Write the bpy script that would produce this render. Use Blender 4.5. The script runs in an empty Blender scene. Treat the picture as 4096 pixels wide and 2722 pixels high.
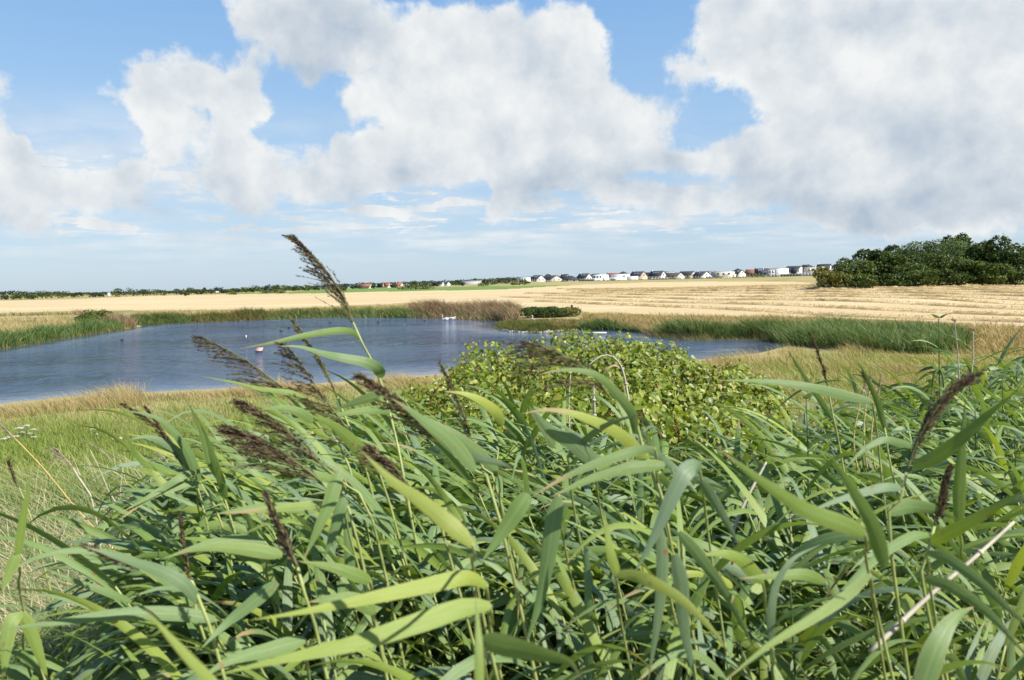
import bpy, math, random
import numpy as np
from mathutils import Matrix, Vector
R_ = np.random.default_rng(7)
random.seed(7)
SC = bpy.context.scene
COL = SC.collection

# ------------------------------------------------------------------ camera
H = 5.5                      # eye height above the pond
F_PX, CX, CY = 3136.0, 2048.0, 1361.0
PITCH, ROLL = math.atan((1361 - 1145) / 3136), math.atan(0.0146)
cF = np.array([0, math.cos(PITCH), -math.sin(PITCH)])
_u0 = np.array([0, math.sin(PITCH), math.cos(PITCH)])
_x0 = np.array([1.0, 0, 0])
cR = math.cos(ROLL) * _x0 - math.sin(ROLL) * _u0
cU = math.sin(ROLL) * _x0 + math.cos(ROLL) * _u0
cam = bpy.data.cameras.new("camera")
cam.sensor_width = 36.0
cam.lens = 36.0 * F_PX / 4096
cam.clip_start, cam.clip_end = 0.05, 20000
cam.dof.use_dof = True
cam.dof.focus_distance = 9.0
cam.dof.aperture_fstop = 4.0 * 36 / 23.5 * 1.0
cam_o = bpy.data.objects.new("camera", cam)
COL.objects.link(cam_o)
M = Matrix.Identity(4)
for i in range(3):
    M[i][0], M[i][1], M[i][2] = cR[i], cU[i], -cF[i]
M[2][3] = H
cam_o.matrix_world = M
SC.camera = cam_o

# ------------------------------------------------------------------ light
SUN_AZ, SUN_EL = math.radians(118), math.radians(47)      # azimuth clockwise from the view direction (+Y)
sun_dir = Vector((math.sin(SUN_AZ) * math.cos(SUN_EL), math.cos(SUN_AZ) * math.cos(SUN_EL), math.sin(SUN_EL)))
sl = bpy.data.lights.new("sun", 'SUN')
sl.energy, sl.angle, sl.color = 5.0, math.radians(0.5), (1.0, 0.95, 0.86)
so = bpy.data.objects.new("sun", sl)
so.rotation_euler = (-sun_dir).to_track_quat('-Z', 'Y').to_euler()
COL.objects.link(so)

vs = SC.view_settings
vs.view_transform, vs.look, vs.gamma, vs.exposure = 'Standard', 'None', 1.0, 0.85
SKY_K = 0.5 ** 0.85            # the sky is described as it looks in the picture, before the exposure
SC.render.engine = 'CYCLES'
cy = SC.cycles
cy.use_denoising = True
cy.max_bounces, cy.diffuse_bounces, cy.glossy_bounces, cy.transmission_bounces, cy.transparent_max_bounces = 6, 3, 3, 4, 8
cy.sample_clamp_indirect = 6.0

def pix_dir(px, py):
    px, py = np.asarray(px, float), np.asarray(py, float)
    d = cF[None] * F_PX + (px.ravel() - CX)[:, None] * cR[None] - (py.ravel() - CY)[:, None] * cU[None]
    return d / F_PX                      # one metre of depth
def at(px, py, d):
    """point at depth d along the photograph's ray"""
    return np.array([0, 0, H]) + pix_dir([px], [py])[0] * d
def azel(px, py):
    v = pix_dir([px], [py])[0]; v = v / np.linalg.norm(v)
    return math.atan2(v[0], v[1]), math.asin(v[2])
def proj(P):
    Q = P - np.array([0, 0, H]); z = Q @ cF
    return CX + F_PX * (Q @ cR) / z, CY - F_PX * (Q @ cU) / z, z

# ------------------------------------------------------------------ world: Nishita sky with clouds
W = bpy.data.worlds.new("World"); SC.world = W; W.use_nodes = True
nt = W.node_tree; nt.nodes.clear()
def N(tree, t, **kw):
    n = tree.nodes.new(t)
    for k, v in kw.items():
        setattr(n, k, v)
    return n
def wmath(op, a, b=None, c=None, clamp=False):
    n = N(nt, 'ShaderNodeMath', operation=op, use_clamp=clamp)
    for i, s in enumerate((a, b, c)):
        if s is None: continue
        if isinstance(s, (int, float)): n.inputs[i].default_value = s
        else: nt.links.new(s, n.inputs[i])
    return n.outputs[0]
def wvec(op, a, b=None, scale=None):
    n = N(nt, 'ShaderNodeVectorMath', operation=op)
    for i, s in enumerate((a, b)):
        if s is None: continue
        if isinstance(s, tuple): n.inputs[i].default_value = s
        else: nt.links.new(s, n.inputs[i])
    if scale is not None: n.inputs['Scale'].default_value = scale
    return n
def wrange(v, a, b, c=0.0, d=1.0, smooth=True):
    n = N(nt, 'ShaderNodeMapRange', interpolation_type='SMOOTHSTEP' if smooth else 'LINEAR')
    nt.links.new(v, n.inputs[0])
    for i, x in enumerate((a, b, c, d)): n.inputs[i + 1].default_value = x
    return n.outputs[0]
def wnoise(vec, scale, detail, rough=0.55, lac=2.0):
    n = N(nt, 'ShaderNodeTexNoise')
    n.inputs['Scale'].default_value = scale; n.inputs['Detail'].default_value = detail
    n.inputs['Roughness'].default_value = rough; n.inputs['Lacunarity'].default_value = lac
    nt.links.new(vec, n.inputs['Vector'])
    return n
def wmix(fac, a, b):
    n = N(nt, 'ShaderNodeMix', data_type='RGBA')
    if isinstance(fac, (int, float)): n.inputs[0].default_value = fac
    else: nt.links.new(fac, n.inputs[0])
    for k, s in ((6, a), (7, b)):
        if isinstance(s, tuple): n.inputs[k].default_value = (*s, 1)
        else: nt.links.new(s, n.inputs[k])
    return n.outputs[2]
tc = N(nt, 'ShaderNodeTexCoord')
dirv = tc.outputs['Generated']
sep = N(nt, 'ShaderNodeSeparateXYZ'); nt.links.new(dirv, sep.inputs[0])
az = wmath('ARCTAN2', sep.outputs[0], sep.outputs[1])
el = wmath('ARCSINE', sep.outputs[2])
cmb = N(nt, 'ShaderNodeCombineXYZ'); nt.links.new(az, cmb.inputs[0]); nt.links.new(el, cmb.inputs[1])
P0 = cmb.outputs[0]
wn = wnoise(dirv, 5.5, 6, 0.58)
wn_off = wvec('SUBTRACT', wn.outputs['Color'], (0.5, 0.5, 0.5))
wn_s = wvec('MULTIPLY', wn_off.outputs[0], (0.20, 0.15, 0.0))
P = wvec('ADD', P0, wn_s.outputs[0]).outputs[0]

AZ0, AZ1, EL0, EL1, NB, NS = -0.66, 0.66, -0.01, 0.46, 18, 31
def field(lst):
    """soft cloud masses summed on an azimuth x elevation table"""
    azs, els = np.linspace(AZ0, AZ1, 2 * NS + 1), np.linspace(EL0, EL1, NB)
    A, E = np.meshgrid(azs, els); out = np.zeros_like(A)
    for (bx, by, rx, ry, rot, amp) in lst:
        a, e = azel(bx, by); c, s_ = math.cos(math.radians(rot)), math.sin(math.radians(rot))
        x, y = A - a, E - e
        L = np.hypot((x * c + y * s_) / (rx / 3300), (-x * s_ + y * c) / (ry / 3300 + 0.006))
        t = np.clip((1.3 - L) / 1.05, 0, 1); out += amp * t * t * (3 - 2 * t)
    return out
def table(fR, fG):
    """the two tables as rows of colour ramps, blended over elevation"""
    sp = N(nt, 'ShaderNodeSeparateXYZ'); nt.links.new(P, sp.inputs[0])
    ul = wrange(sp.outputs[0], AZ0, 0.0, 0, 1, False); ur = wrange(sp.outputs[0], 0.0, AZ1, 0, 1, False)
    right = wmath('GREATER_THAN', sp.outputs[0], 0.0)
    ve = wrange(sp.outputs[1], EL0, EL1, 0, NB - 1, False)
    acc = None
    for i in range(NB):
        cols = []
        for k0, u in ((0, ul), (NS, ur)):
            r = N(nt, 'ShaderNodeValToRGB'); cr = r.color_ramp; cr.interpolation = 'LINEAR'
            for j in range(1, NS): cr.elements.new(j / NS)
            for j, e_ in enumerate(cr.elements):
                e_.color = (min(fR[i, k0 + j], 1.3), min(fG[i, k0 + j], 1.0), 0, 1)
            nt.links.new(u, r.inputs[0]); cols.append(r.outputs[0])
        row = wmix(right, cols[0], cols[1])
        acc = row if acc is None else wmix(wmath('SUBTRACT', ve, float(i - 1), clamp=True), acc, row)
    so_ = N(nt, 'ShaderNodeSeparateColor'); nt.links.new(acc, so_.inputs[0])
    return so_.outputs[0], so_.outputs[1]
CLOUD = [  # px, py, rx, ry, tilt, amount
 (40, 500, 170, 190, 0, 1), (60, 680, 190, 150, 0, 1), (200, 790, 230, 45, 0, 0.8),
 (620, 300, 300, 75, 8, .75), (520, 345, 170, 50, 0, .4), (860, 340, 220, 90, -15, .85), (1010, 390, 130, 90, 0, .9),
 (600, 440, 150, 100, 0, .8), (700, 560, 130, 150, 0, .9), (560, 690, 170, 70, 15, .95), (380, 745, 150, 45, 10, .8),
 (930, 560, 110, 170, 0, .9), (1010, 500, 90, 110, 0, .7), (1130, 470, 50, 70, 0, .5),
 (1000, 700, 240, 100, 10, 1), (1250, 740, 380, 85, 3, 1), (1500, 690, 330, 110, 8, 1), (1700, 620, 220, 120, 0, 1), (1380, 590, 70, 60, 0, .7),
 (1150, 140, 300, 190, -20, 1.1), (1450, 70, 450, 140, 0, 1.1), (1300, 280, 150, 70, 0, .6), (1700, 220, 380, 210, 0, 1.1),
 (1480, 440, 190, 75, 8, 1), (1800, 470, 380, 160, 0, 1.1), (2050, 250, 300, 230, 0, 1.1), (2280, 190, 140, 160, 0, .9), (2350, 420, 300, 190, 0, 1.1), (2600, 480, 190, 160, 0, .9),
 (2200, 640, 420, 110, -4, 1.1), (2480, 620, 300, 110, 0, 1), (2050, 740, 180, 130, 0, .8), (1985, 830, 60, 70, 0, .9), (1960, 900, 110, 30, 10, .6), (2060, 945, 90, 40, 0, .8),
 (2550, 820, 380, 75, 3, 1.0), (2900, 790, 280, 90, 8, .95),
 (2900, 90, 330, 190, 10, .95), (2760, 250, 120, 140, 0, .3), (3200, 130, 400, 190, 0, 1.1), (3700, 120, 600, 220, 0, 1.1), (3350, 420, 420, 260, 0, 1.15), (3850, 430, 480, 300, 0, 1.15),
 (3050, 560, 300, 110, 12, 1), (2850, 620, 220, 55, 8, .8), (3400, 650, 500, 150, 0, 1.05), (3900, 690, 450, 160, 0, 1.0), (3600, 800, 480, 80, 0, .7), (4000, 820, 300, 70, 0, .6), (3300, 900, 300, 40, 0, .5), (3750, 910, 260, 36, 0, .55),
 (600, 815, 150, 48, 0, .75), (1180, 865, 260, 36, 2, .62), (160, 905, 230, 50, 8, .6), (900, 950, 130, 45, 20, .5), (480, 880, 170, 36, 0, .5), (1420, 930, 80, 32, 0, .5), (1640, 945, 110, 30, 0, .5),
 (1100, 930, 200, 30, 0, .45), (3100, 880, 250, 45, 0, .45), (2700, 950, 300, 40, 0, .4), (3500, 900, 300, 45, 0, .5), (3850, 930, 240, 35, 0, .45)]
DARK = [
 (1230, 210, 240, 170, -20, .95), (1400, 130, 220, 130, 0, .55), (1300, 320, 110, 60, 0, .5), (1200, 800, 420, 42, 3, .55), (1560, 770, 260, 50, 8, .45), (600, 825, 170, 50, 0, .8),
 (2080, 770, 200, 110, 0, .75), (2350, 745, 330, 55, -3, .7), (2700, 690, 330, 60, 0, .75), (3050, 760, 260, 90, 0, .6), (2300, 860, 260, 35, 0, .5),
 (3550, 770, 560, 95, 0, .62), (3950, 800, 380, 90, 0, .5), (3350, 860, 350, 50, 0, .45), (3980, 130, 170, 110, -30, .6), (3350, 60, 330, 70, 0, .45), (190, 650, 110, 50, 0, .35),
 (2150, 330, 300, 60, 20, .25), (2350, 520, 200, 60, 10, .2), (3650, 480, 350, 130, 0, .2), (3900, 560, 300, 100, 0, .25)]
cov, dark = table(field(CLOUD), field(DARK))
fb = wnoise(dirv, 9.0, 9, 0.60)
shift = wvec('ADD', dirv, (0.024, -0.004, 0.026)).outputs[0]
fb2 = wnoise(shift, 12.0, 7, 0.56)
fb3 = wnoise(dirv, 12.0, 7, 0.56)
# clouds everywhere else (behind the photograph) and thin streaks low above the horizon
zc = wmath('ADD', wmath('MAXIMUM', sep.outputs[2], 0.0), 0.055)
pl = N(nt, 'ShaderNodeCombineXYZ')
nt.links.new(wmath('DIVIDE', sep.outputs[0], zc), pl.inputs[0]); nt.links.new(wmath('DIVIDE', sep.outputs[1], zc), pl.inputs[1])
streak = wnoise(pl.outputs[0], 0.75, 7, 0.6)
low = wmath('MULTIPLY', wrange(el, 0.02, 0.07), wrange(el, 0.24, 0.13))
st = wmath('MULTIPLY', wrange(streak.outputs['Fac'], 0.38, 0.66, 0.0, 0.75), low)
side = wrange(wmath('ABSOLUTE', az), 0.66, 0.95, 0.0, 0.5)
cov = wmath('ADD', wmath('MINIMUM', cov, 1.25), side)
fbh = wnoise(dirv, 30.0, 6, 0.62)
nz = wmath('ADD', wmath('MULTIPLY', wmath('SUBTRACT', fb.outputs['Fac'], 0.5), 1.6), wmath('MULTIPLY', wmath('SUBTRACT', fbh.outputs['Fac'], 0.5), 0.75))
puff = wnoise(pl.outputs[0], 1.5, 8, 0.60)
lowpuff = wmath('MULTIPLY', wrange(puff.outputs['Fac'], 0.41, 0.57, 0.0, 1.0), wmath('MULTIPLY', wrange(el, 0.035, 0.08), wrange(el, 0.20, 0.13)))
cov = wmath('MAXIMUM', cov, lowpuff)
alpha = wrange(wmath('ADD', cov, nz), 0.52, 0.98)
alpha = wmath('MULTIPLY', alpha, wrange(el, -0.01, 0.035))
alpha = wmath('MAXIMUM', alpha, st)
relief = wmath('MULTIPLY', wmath('SUBTRACT', fb3.outputs['Fac'], fb2.outputs['Fac']), 1.35)
thick = wrange(cov, 0.55, 1.25, 0.0, 0.14)
sh = wmath('ADD', wmath('SUBTRACT', wmath('SUBTRACT', 0.88, thick), wmath('MULTIPLY', wmath('MINIMUM', dark, 1.0), 0.52)), wmath('ADD', relief, wmath('MULTIPLY', wmath('SUBTRACT', fbh.outputs['Fac'], 0.5), 0.30)), clamp=True)
c_cloud = wmix(sh, (0.41, 0.51, 0.63), (0.90, 0.92, 0.92))
sky = N(nt, 'ShaderNodeTexSky', sky_type='NISHITA')
sky.sun_disc = False
sky.sun_elevation, sky.sun_rotation = SUN_EL, SUN_AZ
sky.altitude, sky.air_density, sky.dust_density, sky.ozone_density = 0, 1.0, 0.6, 1.5
BG = 0.1
grad = N(nt, 'ShaderNodeValToRGB')
SKYC = ((0.0, (.47, .62, .78)), (0.10, (.45, .62, .82)), (0.22, (.34, .56, .84)), (0.42, (.18, .42, .82)), (1.0, (.07, .22, .58)))
for p_, c_ in SKYC[1:-1]: grad.color_ramp.elements.new(p_)
for e_, (p_, c_) in zip(grad.color_ramp.elements, SKYC): e_.color = (*c_, 1)
nt.links.new(el, grad.inputs[0])
g_gain = N(nt, 'ShaderNodeVectorMath', operation='SCALE'); g_gain.inputs['Scale'].default_value = SKY_K / BG
nt.links.new(grad.outputs[0], g_gain.inputs[0])
clear = wmix(0.8, sky.outputs[0], g_gain.outputs[0])
cl_gain = N(nt, 'ShaderNodeVectorMath', operation='SCALE'); cl_gain.inputs['Scale'].default_value = SKY_K / BG
nt.links.new(c_cloud, cl_gain.inputs[0])
final = wmix(alpha, clear, cl_gain.outputs[0])
bg = N(nt, 'ShaderNodeBackground'); bg.inputs['Strength'].default_value = BG
nt.links.new(final, bg.inputs['Color'])
wo = N(nt, 'ShaderNodeOutputWorld'); nt.links.new(bg.outputs[0], wo.inputs['Surface'])
W.cycles.sampling_method = 'MANUAL'; W.cycles.sample_map_resolution = 1024

# ------------------------------------------------------------------ helpers
def tag(o, label=None, cat=None, group=None, kind=None):
    if label: o['label'] = label
    if cat: o['category'] = cat
    if group: o['group'] = group
    if kind: o['kind'] = kind
    return o
def mesh(name, V, quads=None, tris=None, attrs=None, smooth=False):
    me = bpy.data.meshes.new(name)
    V = np.asarray(V, np.float32)
    q = np.zeros((0, 4), np.int32) if quads is None or len(quads) == 0 else np.asarray(quads, np.int32)
    t = np.zeros((0, 3), np.int32) if tris is None or len(tris) == 0 else np.asarray(tris, np.int32)
    me.vertices.add(len(V)); me.vertices.foreach_set('co', V.ravel())
    me.loops.add(q.size + t.size); me.loops.foreach_set('vertex_index', np.concatenate([q.ravel(), t.ravel()]))
    me.polygons.add(len(q) + len(t))
    st = np.concatenate([np.arange(len(q)) * 4, q.size + np.arange(len(t)) * 3]).astype(np.int32)
    me.polygons.foreach_set('loop_start', st)
    if smooth: me.polygons.foreach_set('use_smooth', np.ones(len(q) + len(t), bool))
    for k, v in (attrs or {}).items():
        a = me.attributes.new(k, 'FLOAT', 'POINT'); a.data.foreach_set('value', np.asarray(v, np.float32).ravel())
    me.update(calc_edges=True); me.validate()
    return me
def obj(name, me, mat=None, parent=None, loc=None):
    o = bpy.data.objects.new(name, me); COL.objects.link(o)
    if mat is not None:
        me.materials.append(mat)
    if parent is not None: o.parent = parent
    if loc is not None: o.location = loc
    return o
def empty(name, loc=(0, 0, 0), label=None, cat=None, group=None, kind=None, rz=0):
    o = bpy.data.objects.new(name, None); COL.objects.link(o); o.location = loc
    o.empty_display_size = 0.1
    o.rotation_euler = (0, 0, rz)
    return tag(o, label, cat, group, kind)
class MB:
    """gathers shapes for ONE mesh"""
    def __init__(s): s.V, s.Q, s.T, s.A, s.n = [], [], [], {}, 0
    def add(s, V, Q=None, T=None, **attrs):
        V = np.asarray(V, float).reshape(-1, 3)
        if Q is not None and len(Q): s.Q.append(np.asarray(Q, int) + s.n)
        if T is not None and len(T): s.T.append(np.asarray(T, int) + s.n)
        for k, v in attrs.items(): s.A.setdefault(k, []).append((s.n, np.broadcast_to(np.asarray(v, float), (len(V),))))
        s.V.append(V); s.n += len(V); return s
    def box(s, c, d, rz=0, **a):
        x, y, z = np.array(d) / 2.0
        V = np.array([[i * x, j * y, k * z] for k in (-1, 1) for j in (-1, 1) for i in (-1, 1)])
        cc, ss = math.cos(rz), math.sin(rz)
        V = np.c_[V[:, 0] * cc - V[:, 1] * ss, V[:, 0] * ss + V[:, 1] * cc, V[:, 2]] + np.array(c)
        return s.add(V, [(0, 2, 3, 1), (4, 5, 7, 6), (0, 1, 5, 4), (2, 6, 7, 3), (0, 4, 6, 2), (1, 3, 7, 5)], **a)
    def poly(s, V, faces, **a):
        return s.add(V, [f for f in faces if len(f) == 4], [f for f in faces if len(f) == 3], **a)
    def tube(s, pts, rad, n=6, cap=True, **a):
        V, Q, T = loft(pts, rad, n, cap); return s.add(V, Q, T, **a)
    def mesh(s, name, smooth=False):
        V = np.concatenate(s.V); A = {}
        for k, l in s.A.items():
            v = np.zeros(len(V))
            for st, x in l: v[st:st + len(x)] = x
            A[k] = v
        return mesh(name, V, np.concatenate(s.Q) if s.Q else None, np.concatenate(s.T) if s.T else None, A, smooth)
def spline(pts, k):
    """Catmull-Rom through control points, k samples"""
    p = np.asarray(pts, float); n = len(p)
    if n == 2: return p[0] + np.linspace(0, 1, k)[:, None] * (p[1] - p[0])
    e = np.vstack([2 * p[0] - p[1], p, 2 * p[-1] - p[-2]])
    ch = np.r_[0, np.cumsum(np.linalg.norm(np.diff(p, axis=0), axis=1))]; u = np.linspace(0, ch[-1], k)
    i = np.clip(np.searchsorted(ch, u, side='right') - 1, 0, n - 2)
    t = ((u - ch[i]) / np.maximum(ch[i + 1] - ch[i], 1e-9))[:, None]
    a, b, c, d = e[i], e[i + 1], e[i + 2], e[i + 3]
    return 0.5 * (2 * b + (c - a) * t + (2 * a - 5 * b + 4 * c - d) * t ** 2 + (3 * b - a - 3 * c + d) * t ** 3)
def unit(v): return v / np.maximum(np.linalg.norm(v, axis=-1, keepdims=True), 1e-9)
def loft(pts, rad, n=6, cap=True):
    """closed skin round a path; rad: radius or (side, up) radii per point"""
    p = np.asarray(pts, float); r = np.asarray(rad, float)
    if r.ndim == 0: r = np.full(len(p), float(r))
    if r.ndim == 1: r = np.c_[r, r]
    T = unit(np.gradient(p, axis=0))
    ref = np.array([0, 0, 1.0]) if abs(T[0, 2]) < .85 else np.array([0, 1.0, 0])
    V = []
    s = unit(np.cross(T[0], ref))
    for i in range(len(p)):
        s = unit(s - T[i] * (s @ T[i])); u = np.cross(s, T[i])
        an = np.linspace(0, 2 * np.pi, n, endpoint=False)
        V.append(p[i] + np.cos(an)[:, None] * s * r[i, 0] + np.sin(an)[:, None] * u * r[i, 1])
    V = np.concatenate(V); k = len(p)
    ii, jj = np.meshgrid(np.arange(k - 1), np.arange(n), indexing='ij'); j2 = (jj + 1) % n
    Q = np.stack([ii * n + jj, ii * n + j2, (ii + 1) * n + j2, (ii + 1) * n + jj], -1).reshape(-1, 4)
    Tr = None
    if cap:
        V = np.vstack([V, p[0], p[-1]]); a, b = len(V) - 2, len(V) - 1; j = np.arange(n)
        Tr = np.vstack([np.c_[np.full(n, a), (j + 1) % n, j], np.c_[np.full(n, b), (k - 1) * n + j, (k - 1) * n + (j + 1) % n]])
    return V, Q, Tr
def ribbons(C, S, Wd, rnd, fold=0.0, nrm=None):
    """N ribbons: centre lines C (N,K,3), side vectors S (N,K,3), half widths Wd (N,K); fold>0 gives a V-shaped blade"""
    n, k = C.shape[:2]
    L, Rr = C - S * Wd[..., None], C + S * Wd[..., None]
    t = np.broadcast_to(np.linspace(0, 1, k), (n, k))
    if fold:
        up = unit(np.cross(S, unit(np.gradient(C, axis=1))))
        Mid = C - up * (Wd * fold)[..., None]
        V = np.stack([L, Mid, Rr], 2); m = 3; us = (0, .5, 1)
    else:
        V = np.stack([L, Rr], 2); m = 2; us = (0, 1)
    idx = np.arange(n * k * m).reshape(n, k, m)
    Q = np.concatenate([np.stack([idx[:, :-1, j], idx[:, :-1, j + 1], idx[:, 1:, j + 1], idx[:, 1:, j]], -1).reshape(-1, 4) for j in range(m - 1)])
    at_ = dict(rnd=np.broadcast_to(np.asarray(rnd)[:, None, None], (n, k, m)).ravel(), t=np.broadcast_to(t[..., None], (n, k, m)).ravel(),
               u=np.broadcast_to(np.array(us), (n, k, m)).ravel())
    return V.reshape(-1, 3), Q, at_
def blades(P, h, w, lean, bend, rnd, K=4, side=None, taper=True):
    """grass-like blades standing at P (N,3): heights h, half widths w, lean vectors (N,3) as a fraction of the height"""
    n = len(P); t = np.linspace(0, 1, K)
    up = np.zeros((n, 3)); up[:, 2] = 1
    off = lean[:, None, :] * (t ** 1.0)[None, :, None] * .4 + lean[:, None, :] * ((t ** 2.2) * bend)[None, :, None]
    C = P[:, None, :] + h[:, None, None] * (up[:, None, :] * (t - .25 * t ** 2 * np.clip(bend, 0, 1))[None, :, None] + off)
    a = R_.uniform(0, np.pi, n) if side is None else side
    S = np.stack([np.cos(a), np.sin(a) * .6, np.zeros(n)], -1)[:, None, :].repeat(K, 1)
    prof = (1 - t ** 2.0) * .96 + .04 if taper else np.ones(K)
    return ribbons(C, S, w[:, None] * prof[None], rnd)

# ------------------------------------------------------------------ materials
def lin(r, g, b):
    return tuple(((c / 255) / 12.92 if c / 255 <= .04045 else ((c / 255 + .055) / 1.055) ** 2.4) for c in (r, g, b))
class NT:
    def __init__(s, name):
        s.m = bpy.data.materials.new(name); s.m.use_nodes = True; s.t = s.m.node_tree; s.t.nodes.clear()
        s.out = s.n('ShaderNodeOutputMaterial')
    def n(s, ty, **kw): return N(s.t, ty, **kw)
    def l(s, a, b): s.t.links.new(a, b)
    def set(s, inp, v):
        if isinstance(v, (int, float)): inp.default_value = v
        elif isinstance(v, tuple): inp.default_value = (*v, 1) if len(v) == 3 and inp.type == 'RGBA' else v
        else: s.l(v, inp)
    def attr(s, k): return s.n('ShaderNodeAttribute', attribute_name=k).outputs['Fac']
    def math(s, op, a, b=0.0, clamp=False):
        n = s.n('ShaderNodeMath', operation=op, use_clamp=clamp); s.set(n.inputs[0], a); s.set(n.inputs[1], b); return n.outputs[0]
    def rng(s, v, a, b, c=0., d=1.):
        n = s.n('ShaderNodeMapRange', interpolation_type='SMOOTHSTEP'); s.set(n.inputs[0], v)
        for i, x in enumerate((a, b, c, d)): n.inputs[i + 1].default_value = x
        return n.outputs[0]
    def noise(s, scale, detail=3, vec=None, stretch=None, rough=.55):
        if vec is None: vec = s.n('ShaderNodeNewGeometry').outputs['Position']
        if stretch:
            mp = s.n('ShaderNodeMapping'); mp.inputs['Scale'].default_value = stretch; s.l(vec, mp.inputs[0]); vec = mp.outputs[0]
        n = s.n('ShaderNodeTexNoise'); n.inputs['Scale'].default_value = scale; n.inputs['Detail'].default_value = detail
        n.inputs['Roughness'].default_value = rough; s.l(vec, n.inputs['Vector']); return n.outputs['Fac']
    def ramp(s, fac, stops, interp='LINEAR'):
        n = s.n('ShaderNodeValToRGB'); cr = n.color_ramp; cr.interpolation = interp
        for p, c in stops[1:-1]: cr.elements.new(p)
        cr.elements[0].position = stops[0][0]; cr.elements[-1].position = stops[-1][0]
        for e, (p, c) in zip(cr.elements, stops): e.color = (*c, 1)
        s.set(n.inputs[0], fac); return n.outputs[0]
    def mix(s, f, a, b, mode='MIX'):
        n = s.n('ShaderNodeMix', data_type='RGBA', blend_type=mode); s.set(n.inputs[0], f); s.set(n.inputs[6], a); s.set(n.inputs[7], b); return n.outputs[2]
    def bump(s, h, strength=.3, dist=.05):
        n = s.n('ShaderNodeBump'); n.inputs['Strength'].default_value = strength; n.inputs['Distance'].default_value = dist; s.l(h, n.inputs['Height']); return n.outputs[0]
    def bsdf(s, col, rough=.6, spec=.3, trans=0.0, tcol=None, normal=None):
        p = s.n('ShaderNodeBsdfPrincipled'); s.set(p.inputs['Base Color'], col); s.set(p.inputs['Roughness'], rough)
        p.inputs['Specular IOR Level'].default_value = spec
        if normal is not None: s.l(normal, p.inputs['Normal'])
        o = p.outputs[0]
        if trans:
            tr = s.n('ShaderNodeBsdfTranslucent'); s.set(tr.inputs[0], tcol if tcol is not None else col)
            mx = s.n('ShaderNodeMixShader'); mx.inputs[0].default_value = trans; s.l(o, mx.inputs[1]); s.l(tr.outputs[0], mx.inputs[2]); o = mx.outputs[0]
        s.l(o, s.out.inputs[0]); return s.m
def plain(name, col, rough=.7, var=.12, scale=3.0, spec=.3):
    col = tuple(.82 * c for c in col)
    t = NT(name); nz = t.noise(scale, 4)
    f = t.rng(nz, .3, .7, 1 - var, 1 + var)
    c = t.n('ShaderNodeVectorMath', operation='SCALE'); c.inputs[0].default_value = col; t.l(f, c.inputs['Scale'])
    return t.bsdf(c.outputs[0], rough, spec)
ALB = .76
def foliage(name, stops, trans=.3, rough=.5, spec=.25, tboost=1.5, tip=None, big=0.0, bigscale=.05):
    """plant material: colour from the blade's own random number; light passes through"""
    t = NT(name); stops = [(p, tuple(ALB * x for x in c)) for p, c in stops]
    r = t.attr('rnd')
    if big:
        r = t.math('ADD', r, t.math('MULTIPLY', t.math('SUBTRACT', t.noise(bigscale, 3), .5), big), True)
    c = t.ramp(r, stops)
    if tip:
        c = t.mix(t.rng(t.attr('t'), tip[1], 1.0), c, tip[0])
    tc_ = t.n('ShaderNodeVectorMath', operation='MULTIPLY'); t.l(c, tc_.inputs[0]); tc_.inputs[1].default_value = (tboost * 1.05, tboost, tboost * .55)
    return t.bsdf(c, rough, spec, trans, tc_.outputs[0])

# ------------------------------------------------------------------ lie of the land
def hor(px): return 1175 - .0146 * px
LAKE_PX = [(-700, 1760), (-300, 1690), (0, 1640), (300, 1605), (500, 1590), (700, 1580), (1000, 1562), (1300, 1545), (1600, 1520), (1900, 1500),
           (2300, 1480), (2700, 1464), (2950, 1440), (3070, 1412), (3170, 1390), (3190, 1376), (3090, 1358), (2960, 1357), (2800, 1357), (2650, 1345), (2560, 1328),
           (2480, 1321), (2350, 1318), (2270, 1322), (2180, 1329), (2110, 1329), (2040, 1326), (1995, 1316), (1982, 1305), (2000, 1294),
           (2020, 1284), (1960, 1280), (1900, 1276), (1850, 1274), (1750, 1272), (1600, 1270), (1400, 1269), (1250, 1271), (1000, 1281), (800, 1290), (600, 1297), (545, 1301),
           (560, 1306), (520, 1312), (470, 1322), (400, 1330), (300, 1346), (200, 1362), (100, 1379), (0, 1394), (-150, 1415), (-400, 1450), (-900, 1530)]
def water_pt(px, py):
    v = pix_dir([px], [py])[0]; return v[:2] * (H / -v[2])
LAKE = np.array([water_pt(*p) for p in LAKE_PX])
def lake_sd(x, y):
    """signed distance to the pond's edge, positive on land"""
    x, y = np.asarray(x, float), np.asarray(y, float)
    best = np.full(x.shape, 1e9); ins = np.zeros(x.shape, bool)
    for (ax, ay), (bx, by) in zip(LAKE, np.roll(LAKE, -1, 0)):
        dx, dy = bx - ax, by - ay; L = dx * dx + dy * dy
        t = np.clip(((x - ax) * dx + (y - ay) * dy) / L, 0, 1)
        best = np.minimum(best, np.hypot(x - ax - t * dx, y - ay - t * dy))
        cond = (ay > y) != (by > y)
        with np.errstate(divide='ignore', invalid='ignore'):
            ins ^= cond & (x < dx * (y - ay) / (by - ay) + ax)
    return np.where(ins, -best, best)
CTL = []
for px in (-600, 300, 1200, 2048, 2900, 3700, 4600):
    rx = (px - CX) / F_PX
    for d, z in ((1.5, 3.75), (4, 3.5), (7, 3.15), (10, 2.8), (14, 2.35), (20, 1.65), (28, .95)):
        CTL.append((rx * d, d, z))
    if px <= 2100: CTL.append((rx * 35, 35, .5))
    if px == 2900: CTL += [(rx * 38, 38, .85), (rx * 50, 50, .5)]
    if px >= 3700: CTL += [(rx * 38, 38, 1.0), (rx * 52, 52, .8), (rx * 66, 66, .9)]
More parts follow.
